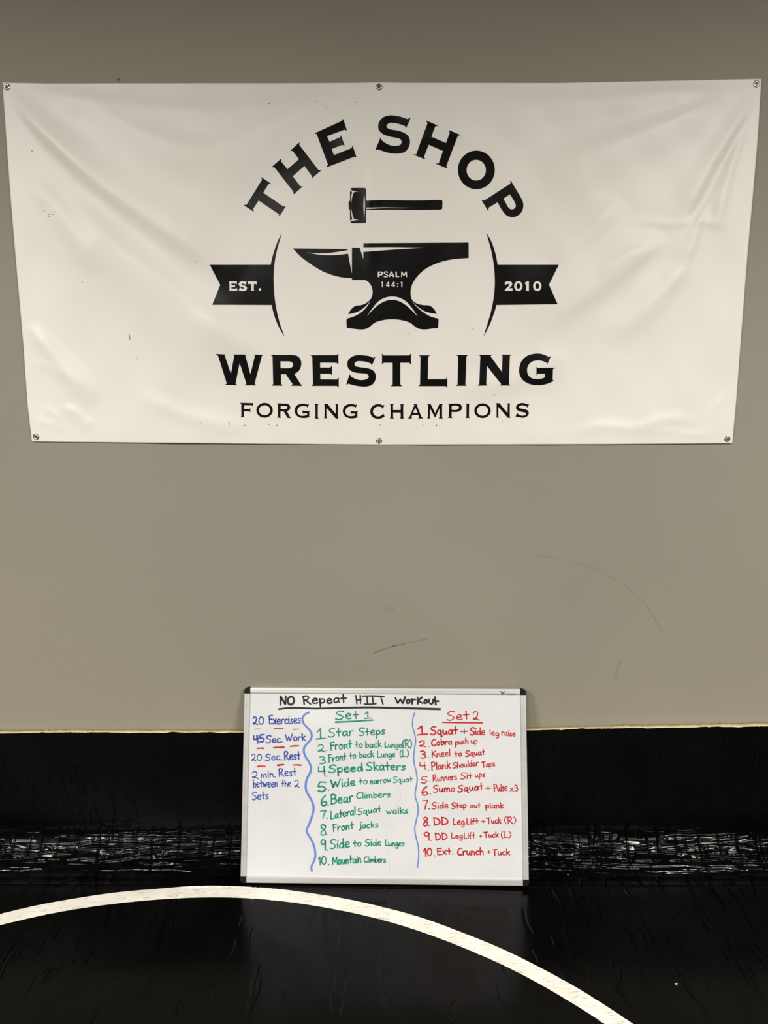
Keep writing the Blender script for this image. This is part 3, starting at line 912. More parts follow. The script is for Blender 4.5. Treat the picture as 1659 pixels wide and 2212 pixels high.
motto = [
    [cE([(292, 510), (405, 513), (411, 509), (412, 541), (407, 541), (402, 533), (327, 532), (327, 567), (380, 567), (383, 560), (386, 560), (386, 596), (382, 596), (378, 588), (327, 588), (326, 635), (335, 640), (334, 643), (295, 643), (296, 639), (303, 634), (303, 520), (293, 515)])],
    [eE(ellipse(517, 579, 75, 68, 48)), eE(ellipse(517, 579, 52, 46, 40))],
    [cE([(630, 515), (715, 518), (742, 527), (753, 550), (745, 575), (722, 588), (750, 640), (762, 648), (758, 651), (728, 650), (692, 590), (663, 590), (662, 640), (672, 646), (670, 649), (632, 647), (633, 643), (640, 638), (641, 525), (632, 520)]),
     cE([(665, 537), (710, 538), (725, 545), (727, 555), (720, 565), (705, 569), (664, 568)])],
    [cE(Gp)],
    [cE([(975, 520), (1014, 521), (1013, 525), (1006, 530), (1005, 645), (1014, 651), (1013, 655), (977, 655), (978, 650), (984, 645), (983, 530), (976, 525)])],
    [cE(Np)], [cE(Gp + [442, 3])],
    [cE([(1618, 533), (1605, 566), (1600, 564), (1597, 553), (1570, 545), (1545, 548), (1522, 565), (1512, 590), (1520, 615), (1540, 632), (1570, 635), (1597, 622), (1605, 612), (1609, 610), (1620, 636), (1615, 640), (1590, 653), (1550, 657), (1515, 645), (1492, 615), (1490, 575), (1505, 545), (1535, 527), (1575, 523), (1605, 535), (1612, 530)])],
    [cF([(93, 522), (131, 522), (130, 526), (123, 531), (124, 577), (193, 577), (194, 531), (187, 527), (188, 523), (225, 524), (224, 528), (217, 533), (217, 646), (224, 652), (223, 656), (187, 655), (188, 651), (194, 645), (193, 600), (124, 600), (124, 647), (132, 652), (131, 656), (93, 655), (94, 651), (101, 646), (101, 531), (94, 526)])],
    [cF([(310, 523), (347, 523), (346, 528), (341, 531), (385, 640), (399, 651), (397, 655), (355, 655), (356, 650), (364, 646), (357, 622), (300, 622), (291, 646), (299, 650), (298, 655), (261, 655), (263, 650), (273, 643), (320, 531), (311, 528)]),
     cF([(328, 555), (308, 603), (350, 603)])],
    [cF([(436, 523), (470, 523), (510, 605), (550, 521), (582, 521), (581, 526), (574, 531), (574, 645), (582, 650), (581, 655), (543, 654), (544, 650), (551, 645), (551, 560), (510, 648), (463, 560), (460, 645), (467, 650), (466, 655), (436, 654), (437, 650), (443, 645), (447, 531), (437, 527)])],
    [cF([(630, 519), (715, 517), (745, 525), (757, 550), (750, 578), (720, 593), (662, 595), (661, 640), (670, 646), (669, 650), (628, 650), (629, 646), (637, 641), (639, 530), (631, 524)]),
     cF([(663, 538), (708, 537), (728, 545), (730, 557), (722, 570), (705, 575), (662, 575)])],
    [cF([(792, 518), (830, 518), (829, 522), (822, 527), (821, 640), (829, 646), (828, 650), (790, 650), (791, 645), (798, 640), (799, 527), (793, 522)])],
    [eF(ellipse(946, 583, 75, 68, 48)), eF(ellipse(946, 583, 52, 46, 40))],
    [cF(Np + [6, -7])],
    [cF([(1373, 524), (1360, 555), (1356, 553), (1354, 545), (1325, 535), (1300, 535), (1280, 545), (1282, 558), (1310, 565), (1345, 572), (1368, 590), (1370, 615), (1355, 635), (1325, 647), (1290, 645), (1260, 637), (1253, 640), (1249, 637), (1264, 603), (1268, 605), (1272, 613), (1300, 627), (1330, 627), (1347, 616), (1342, 602), (1310, 595), (1275, 585), (1255, 568), (1255, 540), (1275, 520), (1305, 512), (1345, 518), (1363, 525), (1368, 520)])],
]
printed('motto_lettering', motto[:7], (), 8, 'small black word FORGING')
printed('motto_lettering', motto[7:], (), 8, 'small black word CHAMPIONS')

# dirt specks on the cloth
sp = []
for x, y in ((95, 455), (105, 463), (106, 467), (114, 463), (118, 457), (69, 326), (178, 610), (295, 774), (424, 565), (636, 214), (646, 225), (683, 218), (706, 232), (768, 221), (581, 223),
             (433, 915), (529, 919), (581, 917), (598, 919), (821, 918), (914, 917), (943, 919), (1085, 910), (882, 721), (1022, 711), (1068, 853)):
    sp.append([ellipse(x, y, U(0.6, 1.2), U(0.6, 1.3), 8)])
sp.append([stroke_loop([(494.5, 912), (495, 918)], 1.3)])
sp.append([stroke_loop([(279, 722), (281, 734)], 1.0)])
for loop in sp:
    V, T = fill([loop], (), 50)
    o = mesh_obj('dirt_speck', on_cloth(V[:, 0], V[:, 1], 0.0007), T, speck_m, banner)
    if sum(p.normal.y * p.area for p in o.data.polygons) > 0:
        o.data.flip_normals()


def lathe(profile, n=40):
    """profile of (radius, towards viewer) turned about the viewing axis"""
    bm = bmesh.new()
    rings = []
    for r_, h_ in profile:
        if r_ < 1e-6:
            rings.append([bm.verts.new((0, -h_, 0))])
        else:
            rings.append([bm.verts.new((r_ * math.cos(a), -h_, r_ * math.sin(a))) for a in np.linspace(0, 2 * math.pi, n, endpoint=False)])
    for a, b in zip(rings, rings[1:]):
        if len(a) == 1 and len(b) == 1:
            continue
        for i in range(n):
            if len(a) == 1:
                bm.faces.new((a[0], b[(i + 1) % n], b[i]))
            elif len(b) == 1:
                bm.faces.new((a[i], a[(i + 1) % n], b[0]))
            else:
                bm.faces.new((a[i], a[(i + 1) % n], b[(i + 1) % n], b[i]))
    bmesh.ops.recalc_face_normals(bm, faces=bm.faces)
    return bm


gro = None
for gx, gy, sx, sz in ((15, 188, -.0006, .0004), (819, 188, -.0004, .0012), (1634, 181, 0, .0005), (78, 943, -.0006, -.0010), (819, 952, 0, -.0012), (1571, 948, .0010, -.0010)):
    q = on_cloth(np.array([float(gx)]), np.array([float(gy)]))[0]
    if gro is None:
        gro = bm_obj('grommet', lathe([(0.0052, -0.0015), (0.0050, 0.0012), (0.0056, 0.0024), (0.0066, 0.0027), (0.0078, 0.0022), (0.0088, 0.0014), (0.0096, 0.0010), (0.0097, 0.0)]), steel_m, banner, True)
        scr = bm_obj('screw', lathe([(0.0, 0.0004), (0.0010, 0.0004), (0.0013, 0.0018), (0.0030, 0.0015), (0.0042, 0.0003), (0.0046, -0.001), (0.0046, -0.003)], 24), screw_m, gro, True)
        scr['label'] = 'dark steel screw head'
        g, s = gro, scr
    else:
        g = gro.copy(); C.objects.link(g); g.parent = banner
        s = scr.copy(); C.objects.link(s); s.parent = g
    g.location = (q[0], q[1], q[2])
    s.location = (sx, 0, sz)

# ------------------------------------------------------------------ whiteboard
BW, BH = 0.914, 0.610
TX, TY, LEAN, ROLL, YAW = 0.0004, 2.1864, 0.2829, 0.0029, -0.0217
TZ = CAM_Z - 1.5954
cr_, sr_ = math.cos(ROLL), math.sin(ROLL)
# local axes: x along the board, y into the wall, z up the board
ux = Vector((cr_ - 0, 0, 0)); 
def dirv(x, v):
    xr, vr = x * cr_ - v * sr_, x * sr_ + v * cr_
    return Vector((xr - vr * math.sin(LEAN) * math.sin(YAW), xr * math.sin(YAW) + vr * math.sin(LEAN) * math.cos(YAW), vr * math.cos(LEAN)))
ax = dirv(1, 0).normalized(); az = dirv(0, 1); az = (az - ax * az.dot(ax)).normalized(); ay = az.cross(ax)
BM = Matrix(((ax.x, ay.x, az.x, TX), (ax.y, ay.y, az.y, TY), (ax.z, ay.z, az.z, TZ + 0.0015), (0, 0, 0, 1)))
board = thing('whiteboard', 'aluminium-framed whiteboard of handwritten exercises leaning on the wall over the mat', 'whiteboard')
board.matrix_world = BM
INV = BM.inverted()
cam_l = INV @ Vector((0, 0, CAM_Z))


def on_board(P, off):
    out = []
    R3 = INV.to_3x3()
    for px, py in P:
        dl = R3 @ Vector(ray(px, py))
        t = (-off - cam_l.y) / dl.y
        out.append(tuple(cam_l + dl * t))
    return out


FW = 0.0185
bm = bmesh.new()
bmesh.ops.create_cube(bm, size=1, matrix=Matrix.Translation((0, 0.005, BH / 2)) @ Matrix.Diagonal((BW - 0.012, 0.008, BH - 0.012, 1)))
for v in bm.verts:
    if v.co.y < 0.005:
        v.co.y = 0.0015
panel = bm_obj('writing_surface', bm, board_m, board)
PROF = [(0.0, 0.013), (0.0, -0.0005), (0.0012, -0.0022), (0.0075, -0.0028), (0.0080, -0.0018), (0.0088, -0.0018), (0.0093, -0.0028),
        (0.0125, -0.0030), (0.0165, -0.0030), (0.0182, -0.0018), (FW, 0.0014), (FW, 0.013)]


def rail(name, a, b, inward):
    """extrude the frame profile from a to b (x,z), profile width pointing `inward`"""
    A, B, I = Vector((a[0], 0, a[1])), Vector((b[0], 0, b[1])), Vector((inward[0], 0, inward[1]))
    bm = bmesh.new()
    r0 = [bm.verts.new(A + I * s + Vector((0, h, 0))) for s, h in PROF]
    r1 = [bm.verts.new(B + I * s + Vector((0, h, 0))) for s, h in PROF]
    n = len(PROF)
    for i in range(n):
        bm.faces.new((r0[i], r0[(i + 1) % n], r1[(i + 1) % n], r1[i]))
    bm.faces.new(r0); bm.faces.new(list(reversed(r1)))
    bmesh.ops.recalc_face_normals(bm, faces=bm.faces)
    return bm_obj(name, bm, alu_m, board)


CZ = 0.0195
rail('frame_rail', (-BW / 2 + CZ, BH), (BW / 2 - CZ, BH), (0, -1))
rail('frame_rail', (-BW / 2 + CZ, 0), (BW / 2 - CZ, 0), (0, 1))
rail('frame_rail', (-BW / 2, CZ), (-BW / 2, BH - CZ), (1, 0))
rail('frame_rail', (BW / 2, CZ), (BW / 2, BH - CZ), (-1, 0))
for sx in (-1, 1):
    for top in (0, 1):
        # rounded outer corner
        R_ = 0.0125
        x0 = sx * (BW / 2 + 0.0004); z0 = (BH + 0.0004) if top else -0.0004
        dxs, dzs = -sx, (-1 if top else 1)
        loop = [(CZ, 0)]
        for k in range(9):
            a = math.pi / 2 * k / 8
            loop.append((R_ - R_ * math.sin(a), R_ - R_ * math.cos(a)))
        loop += [(0, CZ), (CZ, CZ)]
        bm = bmesh.new()
        f = bm.faces.new([bm.verts.new((x0 + dxs * p, 0.0132, z0 + dzs * q)) for p, q in loop])
        e = bmesh.ops.extrude_face_region(bm, geom=[f])
        ev = [g for g in e['geom'] if isinstance(g, bmesh.types.BMVert)]
        bmesh.ops.translate(bm, verts=ev, vec=(0, -0.0168, 0))
        bmesh.ops.recalc_face_normals(bm, faces=bm.faces)
        ed = [q for q in bm.edges if all(abs(v.co.y + 0.0036) < 1e-5 for v in q.verts)]
        bmesh.ops.bevel(bm, geom=ed, offset=0.0012, segments=2, affect='EDGES')
        bm_obj('corner_cap', bm, cap_m, board)

# ---- handwriting -------------------------------------------------------------
# pen-stroke alphabet: cap height 1, x-height about 0.6; each glyph (advance, strokes)
G = {
 'A': (.7, [[(0, 0), (.35, 1), (.7, 0)], [(.12, .35), (.6, .38)]]),
 'B': (.62, [[(.03, 1), (.05, 0)], [(.0, .98), (.35, .97), (.5, .78), (.36, .56), (.08, .52)], [(.08, .52), (.45, .48), (.6, .26), (.42, .04), (.0, -.02)]]),
 'C': (.6, [[(.6, .92), (.45, 1), (.25, .92), (.06, .62), (.04, .3), (.2, .04), (.42, 0), (.6, .12)]]),
 'D': (.72, [[(.05, 1), (.12, 0)], [(.02, .98), (.35, .9), (.62, .62), (.7, .32), (.5, .08), (.12, -.02)]]),
 'E': (.5, [[(.5, 1), (.02, .96), (.08, .02), (.52, .04)], [(.06, .52), (.42, .55)]]),
 'F': (.5, [[(.03, .98), (.12, -.05)], [(0, .98), (.5, 1)], [(.08, .56), (.42, .6)]]),
 'H': (.62, [[(.02, 1), (.1, 0)], [(.58, 1), (.6, 0)], [(.08, .46), (.66, .54)]]),
 'K': (.6, [[(.04, 1), (.06, -.02)], [(.56, .92), (.08, .45), (.3, .36), (.62, -.04)]]),
 'L': (.5, [[(.05, 1), (.03, .02), (.5, .06)]]),
 'M': (.85, [[(.05, 0), (.1, .96), (.42, .3), (.74, .98), (.82, 0)]]),
 'N': (.6, [[(.04, 0), (.05, 1), (.52, .03), (.56, 1)]]),
 'O': (.66, [[(.38, 1), (.12, .85), (.03, .45), (.15, .08), (.38, 0), (.6, .2), (.64, .6), (.5, .92), (.3, .98)]]),
 'P': (.55, [[(.03, .98), (.12, -.05)], [(0, .95), (.34, 1), (.53, .82), (.45, .56), (.1, .44)]]),
 'R': (.66, [[(.04, .98), (.1, 0)], [(0, .95), (.34, 1), (.5, .82), (.4, .58), (.1, .48)], [(.2, .5), (.66, -.02)]]),
 'S': (.62, [[(.6, .9), (.42, 1), (.14, .9), (.04, .72), (.2, .56), (.48, .42), (.58, .22), (.42, .03), (.18, -.02), (0, .08)]]),
 'T': (.7, [[(0, .95), (.7, 1)], [(.36, .97), (.4, -.03)]]),
 'W': (.95, [[(0, .95), (.24, 0), (.46, .7), (.66, .02), (.95, 1)]]),
 'a': (.5, [[(.44, .5), (.28, .58), (.08, .42), (.03, .18), (.14, .0), (.3, .08), (.43, .32), (.46, .5), (.42, .2), (.5, .0)]]),
 'b': (.46, [[(.04, 1), (.08, .02)], [(.07, .3), (.22, .54), (.42, .48), (.46, .22), (.3, .02), (.08, .03)]]),
 'c': (.42, [[(.42, .5), (.25, .58), (.06, .4), (.05, .14), (.22, .0), (.42, .08)]]),
 'd': (.5, [[(.42, .44), (.24, .52), (.05, .34), (.05, .1), (.22, .0), (.4, .16), (.45, .4)], [(.44, 1), (.46, .3), (.5, .0)]]),
 'e': (.46, [[(.05, .28), (.4, .38), (.4, .54), (.22, .6), (.05, .4), (.06, .12), (.24, .0), (.46, .08)]]),
 'f': (.4, [[(.42, .95), (.26, 1), (.17, .8), (.16, -.05)], [(0, .5), (.38, .56)]]),
 'g': (.48, [[(.42, .5), (.24, .58), (.06, .4), (.06, .12), (.22, .02), (.38, .18), (.43, .5), (.44, -.1), (.36, -.38), (.18, -.42), (.06, -.3)]]),
 'h': (.48, [[(.04, 1), (.06, 0)], [(.06, .3), (.22, .54), (.4, .44), (.42, .2), (.48, .0)]]),
 'i': (.12, [[(.05, .58), (.08, 0)], [(.07, .86), (.09, .88)]]),
 'j': (.3, [[(.22, .58), (.24, .0), (.16, -.22), (0, -.2)], [(.22, .86), (.24, .88)]]),
 'k': (.46, [[(.04, 1), (.08, -.02)], [(.42, .6), (.1, .28), (.22, .24), (.48, -.02)]]),
 'l': (.12, [[(.04, 1), (.08, 0)]]),
 'm': (.72, [[(.03, .56), (.05, 0)], [(.05, .32), (.2, .55), (.33, .46), (.34, .02)], [(.35, .32), (.5, .55), (.64, .46), (.66, .1), (.72, .0)]]),
 'n': (.48, [[(.03, .56), (.05, 0)], [(.05, .3), (.22, .55), (.38, .46), (.4, .12), (.48, .0)]]),
 'o': (.5, [[(.28, .58), (.1, .48), (.04, .25), (.14, .03), (.32, .02), (.46, .22), (.44, .46), (.28, .58)]]),
 'p': (.48, [[(.03, .56), (.1, -.42)], [(.06, .4), (.24, .58), (.44, .46), (.42, .18), (.22, .04), (.08, .12)]]),
 'q': (.5, [[(.42, .5), (.24, .58), (.06, .4), (.07, .14), (.24, .04), (.38, .2), (.43, .5), (.44, .0), (.46, -.3), (.58, -.18)]]),
 'r': (.38, [[(.03, .56), (.06, 0)], [(.05, .28), (.16, .5), (.28, .58), (.4, .52)]]),
 's': (.4, [[(.38, .52), (.22, .58), (.06, .46), (.14, .32), (.32, .24), (.36, .1), (.2, .0), (.0, .05)]]),
 't': (.42, [[(.18, .95), (.22, .02)], [(0, .5), (.42, .54)]]),
 'u': (.5, [[(.03, .56), (.06, .16), (.18, .02), (.34, .12), (.43, .5), (.42, .18), (.5, .02)]]),
 'v': (.42, [[(.02, .56), (.18, .02), (.4, .58)]]),
 'w': (.66, [[(.02, .56), (.16, .02), (.32, .44), (.46, .02), (.64, .6)]]),
 'x': (.42, [[(.02, .56), (.42, .0)], [(.4, .6), (.02, .0)]]),
 'z': (.4, [[(.02, .56), (.38, .56), (.03, .02), (.42, .04)]]),
 '0': (.62, [[(.28, .98), (.08, .7), (.06, .28), (.24, .0), (.48, .08), (.6, .45), (.5, .84), (.22, 1)]]),
 '1': (.3, [[(.0, .68), (.16, 1), (.2, 0)]]),
 '!': (.5, [[(.05, .68), (.26, 1), (.28, .02)], [(.0, -.01), (.55, .03)]]),
 '2': (.58, [[(.04, .78), (.2, 1), (.42, .92), (.46, .64), (.34, .3), (.16, .04), (.04, .1), (.12, .24), (.34, .12), (.58, -.05)]]),
 '3': (.5, [[(.04, .9), (.24, 1), (.44, .84), (.36, .62), (.16, .54), (.42, .46), (.5, .22), (.34, .02), (.06, .04)]]),
 '4': (.56, [[(.06, .98), (.04, .42), (.54, .5)], [(.44, 1), (.46, .5), (.52, -.12)]]),
 '5': (.56, [[(.54, 1), (.14, .94), (.06, .5), (.36, .52), (.52, .28), (.36, .02), (.06, .04)]]),
 '6': (.5, [[(.4, 1), (.16, .7), (.04, .3), (.14, .02), (.36, .02), (.5, .2), (.38, .42), (.12, .28)]]),
 '7': (.5, [[(.0, .94), (.5, 1), (.3, .5), (.22, -.02)]]),
 '8': (.5, [[(.44, .84), (.24, 1), (.06, .86), (.14, .64), (.38, .42), (.46, .2), (.3, .0), (.1, .06), (.06, .28), (.3, .52), (.44, .74), (.4, .9)]]),
 '9': (.46, [[(.42, .86), (.22, 1), (.04, .78), (.14, .52), (.32, .56), (.42, .86), (.4, .4), (.42, -.02)]]),
 '.': (.1, [[(.03, .02), (.08, .0)]]),
 '+': (.6, [[(.3, .75), (.32, .1)], [(0, .42), (.6, .44)]]),
 '(': (.24, [[(.22, 1.05), (.04, .7), (.03, .3), (.2, -.08)]]),
 ')': (.26, [[(.0, 1.05), (.22, .75), (.24, .3), (.02, -.06)]]),
 ' ': (.3, []),
}
GAP = 0.14
K1 = 660 / 1659


class Ink:
    """collects strokes (in the photo's frame) and lays them on the board as one mesh"""
    def __init__(self):
        self.V, self.F = [], []

    def stroke(self, pts, w, vary=0.12):
        P = np.asarray(pts, float) * K1 + [500, 1460]
        v, f = ribbon(smooth_line(P, corner=75, step=0.9), w * K1, vary)
        b = len(self.V)
        self.V += list(v); self.F += [tuple(i + b for i in q) for q in f]

    def word(self, s, xl, bl, xr, br, cap, w, slant=0.04):
        tot, xs_ = 0.0, []
        for i, ch in enumerate(s):
            xs_.append(tot)
            tot += G[ch][0] + (GAP if i < len(s) - 1 else 0)
        sx = (xr - xl) / tot
        for ch, gx in zip(s, xs_):
            jy, js = random.uniform(-.03, .03) * cap, random.uniform(.94, 1.06)
            for st in G[ch][1]:
                pts = []
                for x, y in st:
                    X = xl + (gx + x) * sx - slant * y * cap * 0
                    base = bl + (br - bl) * (X - xl) / (xr - xl + 1e-9)
                    pts.append((X + random.uniform(-.012, .012) * cap, base + jy - y * cap * js + random.uniform(-.012, .012) * cap))
                self.stroke(pts, w * (0.86 if cap > 36 else 0.76) * random.uniform(.88, 1.12))

    def done(self, name, material, label=None, off=0.0006):
        o = mesh_obj(name, on_board(self.V, off - 0.0015), self.F, material, panel)
        if sum(p.normal.y * p.area for p in o.data.polygons) > 0:
            o.data.flip_normals()
        # every stroke faces outward
        bmm = bmesh.new(); bmm.from_mesh(o.data)
        flip = [f for f in bmm.faces if f.normal.y > 0]
        bmesh.ops.reverse_faces(bmm, faces=flip)
        bmm.to_mesh(o.data); bmm.free()
        if label:
            o['label'] = label
        return o


def note(material, words, w, label, name='handwritten_line'):
    k = Ink()
    for a in words:
        k.word(a[0], *a[1:6], a[6] if len(a) > 6 else w)
    return k.done(name, material, label)


# title
q4 = lambda p: [((590 + x * .22905 - 500) / K1, (1490 + y * .22905 - 1460) / K1) for x, y in p]
k = Ink(); k.word('NO', 264, 156, 340, 154, 45, 11); k.done('handwritten_title', ink_black, 'black handwritten word NO')
k = Ink(); k.word('Repeat', 388, 153, 622, 144, 45, 10); k.done('handwritten_title', ink_black, 'black handwritten word Repeat')
k = Ink()
for p in ([(780, 55), (790, 133)], [(822, 55), (824, 130)], [(786, 98), (828, 93)], [(840, 60), (940, 58), (1045, 65)], [(885, 60), (890, 135)],
          [(862, 135), (915, 136), (970, 132)], [(936, 62), (945, 133)], [(1015, 65), (1036, 135)]):
    k.stroke(q4(p), 8)
k.done('handwritten_title', ink_black, 'black handwritten word HIIT')
k = Ink()
for p in ([(1153, 76), (1175, 128), (1200, 88), (1222, 128), (1245, 70)], [(1275, 92), (1258, 106), (1264, 126), (1284, 122), (1290, 100), (1275, 92)],
          [(1308, 88), (1312, 132)], [(1310, 106), (1325, 92), (1342, 92)], [(1362, 72), (1364, 132)], [(1402, 72), (1366, 104), (1412, 128)],
          [(1436, 96), (1424, 112), (1434, 128), (1452, 118), (1446, 98), (1436, 96)], [(1470, 90), (1474, 124), (1494, 136), (1508, 118), (1510, 92)],
          [(1526, 68), (1534, 140)], [(1508, 104), (1558, 108)]):
    k.stroke(q4(p), 10)
k.done('handwritten_title', ink_black, 'black handwritten word workout')
k = Ink(); k.stroke([(258, 180), (300, 175), (460, 177), (620, 173), (760, 171), (880, 174), (1010, 177), (1132, 180)], 11, .08)
k.done('underline', ink_black, 'black underline')
# left column
note(ink_blue, [('20', 115, 264, 175, 262, 40, 8), ('Exercises', 204, 262, 375, 257, 44, 8)], 8, 'blue words 20 Exercises')
note(ink_blue, [('45', 118, 360, 178, 358, 38, 11), ('Sec.', 188, 362, 276, 360, 36, 9), ('Work', 293, 356, 400, 351, 38, 8)], 8, 'blue words 45 Sec. Work')
note(ink_blue, [('20', 108, 462, 164, 458, 36, 8), ('Sec.', 184, 460, 272, 456, 36, 9), ('Rest', 287, 456, 372, 452, 44, 8)], 8, 'blue words 20 Sec. Rest')
note(ink_blue, [('2', 111, 553, 145, 556, 36, 7), ('min.', 160, 552, 238, 549, 34, 7), ('Rest', 257, 545, 352, 541, 44, 7)], 7, 'blue words 2 min. Rest')
note(ink_blue, [('between', 117, 606, 250, 602, 42, 7), ('the', 272, 601, 322, 600, 36, 7), ('2', 340, 604, 368, 603, 36, 7)], 7, 'blue words between the 2')
note(ink_blue, [('Sets', 113, 671, 200, 669, 42, 8)], 8, 'blue word Sets')
for a, b, w in (((128, 290), (157, 288), 4), ((232, 287), (280, 286), 6), ((335, 291), (366, 290), 5), ((141, 394), (172, 393), 9), ((230, 390), (283, 388), 10),
                ((319, 383), (364, 380), 8), ((144, 492), (181, 491), 9), ((252, 486), (283, 482), 10), ((334, 484), (377, 485), 8)):
    k = Ink(); k.stroke([a, ((a[0] + b[0]) / 2, (a[1] + b[1]) / 2 - 1), b], w); k.done('dash', ink_red, 'red marker dash')
k = Ink(); k.stroke([(421, 198), (398, 210), (385, 232), (390, 255), (412, 281), (430, 303), (436, 324), (428, 348), (407, 371), (395, 390), (393, 412), (404, 441), (423, 472), (432, 498), (427, 525), (411, 556), (403, 590), (407, 625), (424, 657), (440, 688), (446, 718), (440, 752), (422, 805), (408, 843), (422, 870), (442, 908), (454, 950), (455, 980), (446, 1010), (434, 1037), (436, 1060)], 11, .1)
k.done('divider_line', ink_lblue, 'wavy light blue divider left of Set 1')
k = Ink(); k.stroke([(996, 197), (986, 230), (983, 268), (993, 310), (1000, 345), (995, 390), (990, 430), (993, 480), (1005, 530), (1008, 570), (1000, 620), (997, 650), (1010, 695), (1014, 730), (1005, 780), (995, 830), (1003, 880), (1015, 930), (1016, 980), (1010, 1040)], 6.5, .1)
k.done('divider_line', ink_lblue, 'wavy light blue divider right of Set 1')
# set 1
note(ink_green, [('Set', 566, 236, 690, 232, 44, 8), ('!', 722, 231, 756, 229, 38, 7)], 8, 'green heading Set 1')
k = Ink(); k.stroke([(566, 251), (660, 247), (768, 240)], 9); k.done('underline', ink_green, 'green underline')
GL = [
 ('Star Steps', [('!', 462, 343, 503, 341, 53, 9), ('.', 515, 341, 521, 341, 40, 7), ('Star', 527, 331, 661, 324, 47, 8), ('Steps', 692, 324, 833, 318, 42, 8)]),
 ('Front to back Lunge (R)', [('2', 467, 412, 506, 411, 36, 8), ('.', 513, 405, 520, 405, 40, 6), ('Front', 537, 403, 652, 391, 42, 8), ('to', 673, 391, 711, 389, 36, 8), ('back', 727, 391, 813, 386, 34, 8), ('Lunge', 833, 388, 924, 390, 31, 8), ('(R)', 929, 390, 978, 390, 42, 7)]),
 ('Front to back Lunge (L)', [('3', 476, 477, 510, 477, 38, 8), ('.', 517, 474, 523, 474, 40, 6), ('Front', 527, 468, 623, 455, 40, 8), ('to', 641, 449, 676, 446, 32, 8), ('back', 695, 444, 772, 440, 31, 8), ('Lunge', 793, 443, 888, 440, 34, 7), ('(L)', 915, 440, 962, 439, 36, 7)]),
 ('Speed Skaters', [('4', 469, 540, 511, 540, 46, 8), ('.', 517, 545, 523, 545, 40, 7), ('Speed', 530, 526, 711, 517, 42, 10), ('Skaters', 732, 513, 944, 511, 43, 9)]),
 ('Wide to narrow Squat', [('5', 466, 626, 515, 628, 50, 9), ('.', 522, 619, 530, 621, 40, 7), ('Wide', 540, 606, 670, 594, 40, 9), ('to', 692, 590, 738, 586, 34, 8), ('narrow', 754, 588, 866, 578, 34, 7), ('Squat', 878, 580, 982, 576, 32, 7)]),
 ('Bear Climbers', [('6', 485, 705, 517, 704, 56, 10), ('.', 521, 704, 527, 704, 40, 6), ('Bear', 541, 696, 658, 682, 48, 9), ('Climbers', 679, 666, 862, 658, 33, 8)]),
 ('Lateral Squat Walks', [('7', 483, 773, 514, 773, 40, 7), ('.', 515, 773, 522, 776, 40, 6), ('Lateral', 539, 778, 673, 753, 42, 8), ('Squat', 685, 754, 812, 738, 34, 8), ('walks', 841, 751, 958, 745, 33, 8)]),
 ('Front jacks', [('8', 483, 865, 514, 863, 62, 8), ('.', 513, 861, 520, 861, 40, 8), ('Front', 551, 846, 662, 829, 40, 8), ('jacks', 693, 830, 796, 821, 35, 8)]),
 ('Side to Side Lunges', [('9', 484, 942, 512, 944, 54, 8), ('.', 517, 944, 524, 946, 40, 6), ('Side', 535, 939, 640, 930, 46, 9), ('to', 662, 927, 704, 925, 37, 8), ('Side', 726, 924, 811, 920, 36, 8), ('Lunges', 835, 922, 938, 924, 31, 8)]),
 ('Mountain Climbers', [('1', 472, 1025, 487, 1026, 46, 7), ('0', 488, 1024, 514, 1023, 44, 8), ('.', 525, 1024, 532, 1026, 40, 8), ('Mountain', 548, 1026, 703, 1013, 42, 8), ('Climbers', 720, 1012, 838, 1012, 31, 8)]),
]
for t, wds in GL:
    note(ink_green, wds, 8, 'green list line ' + t)
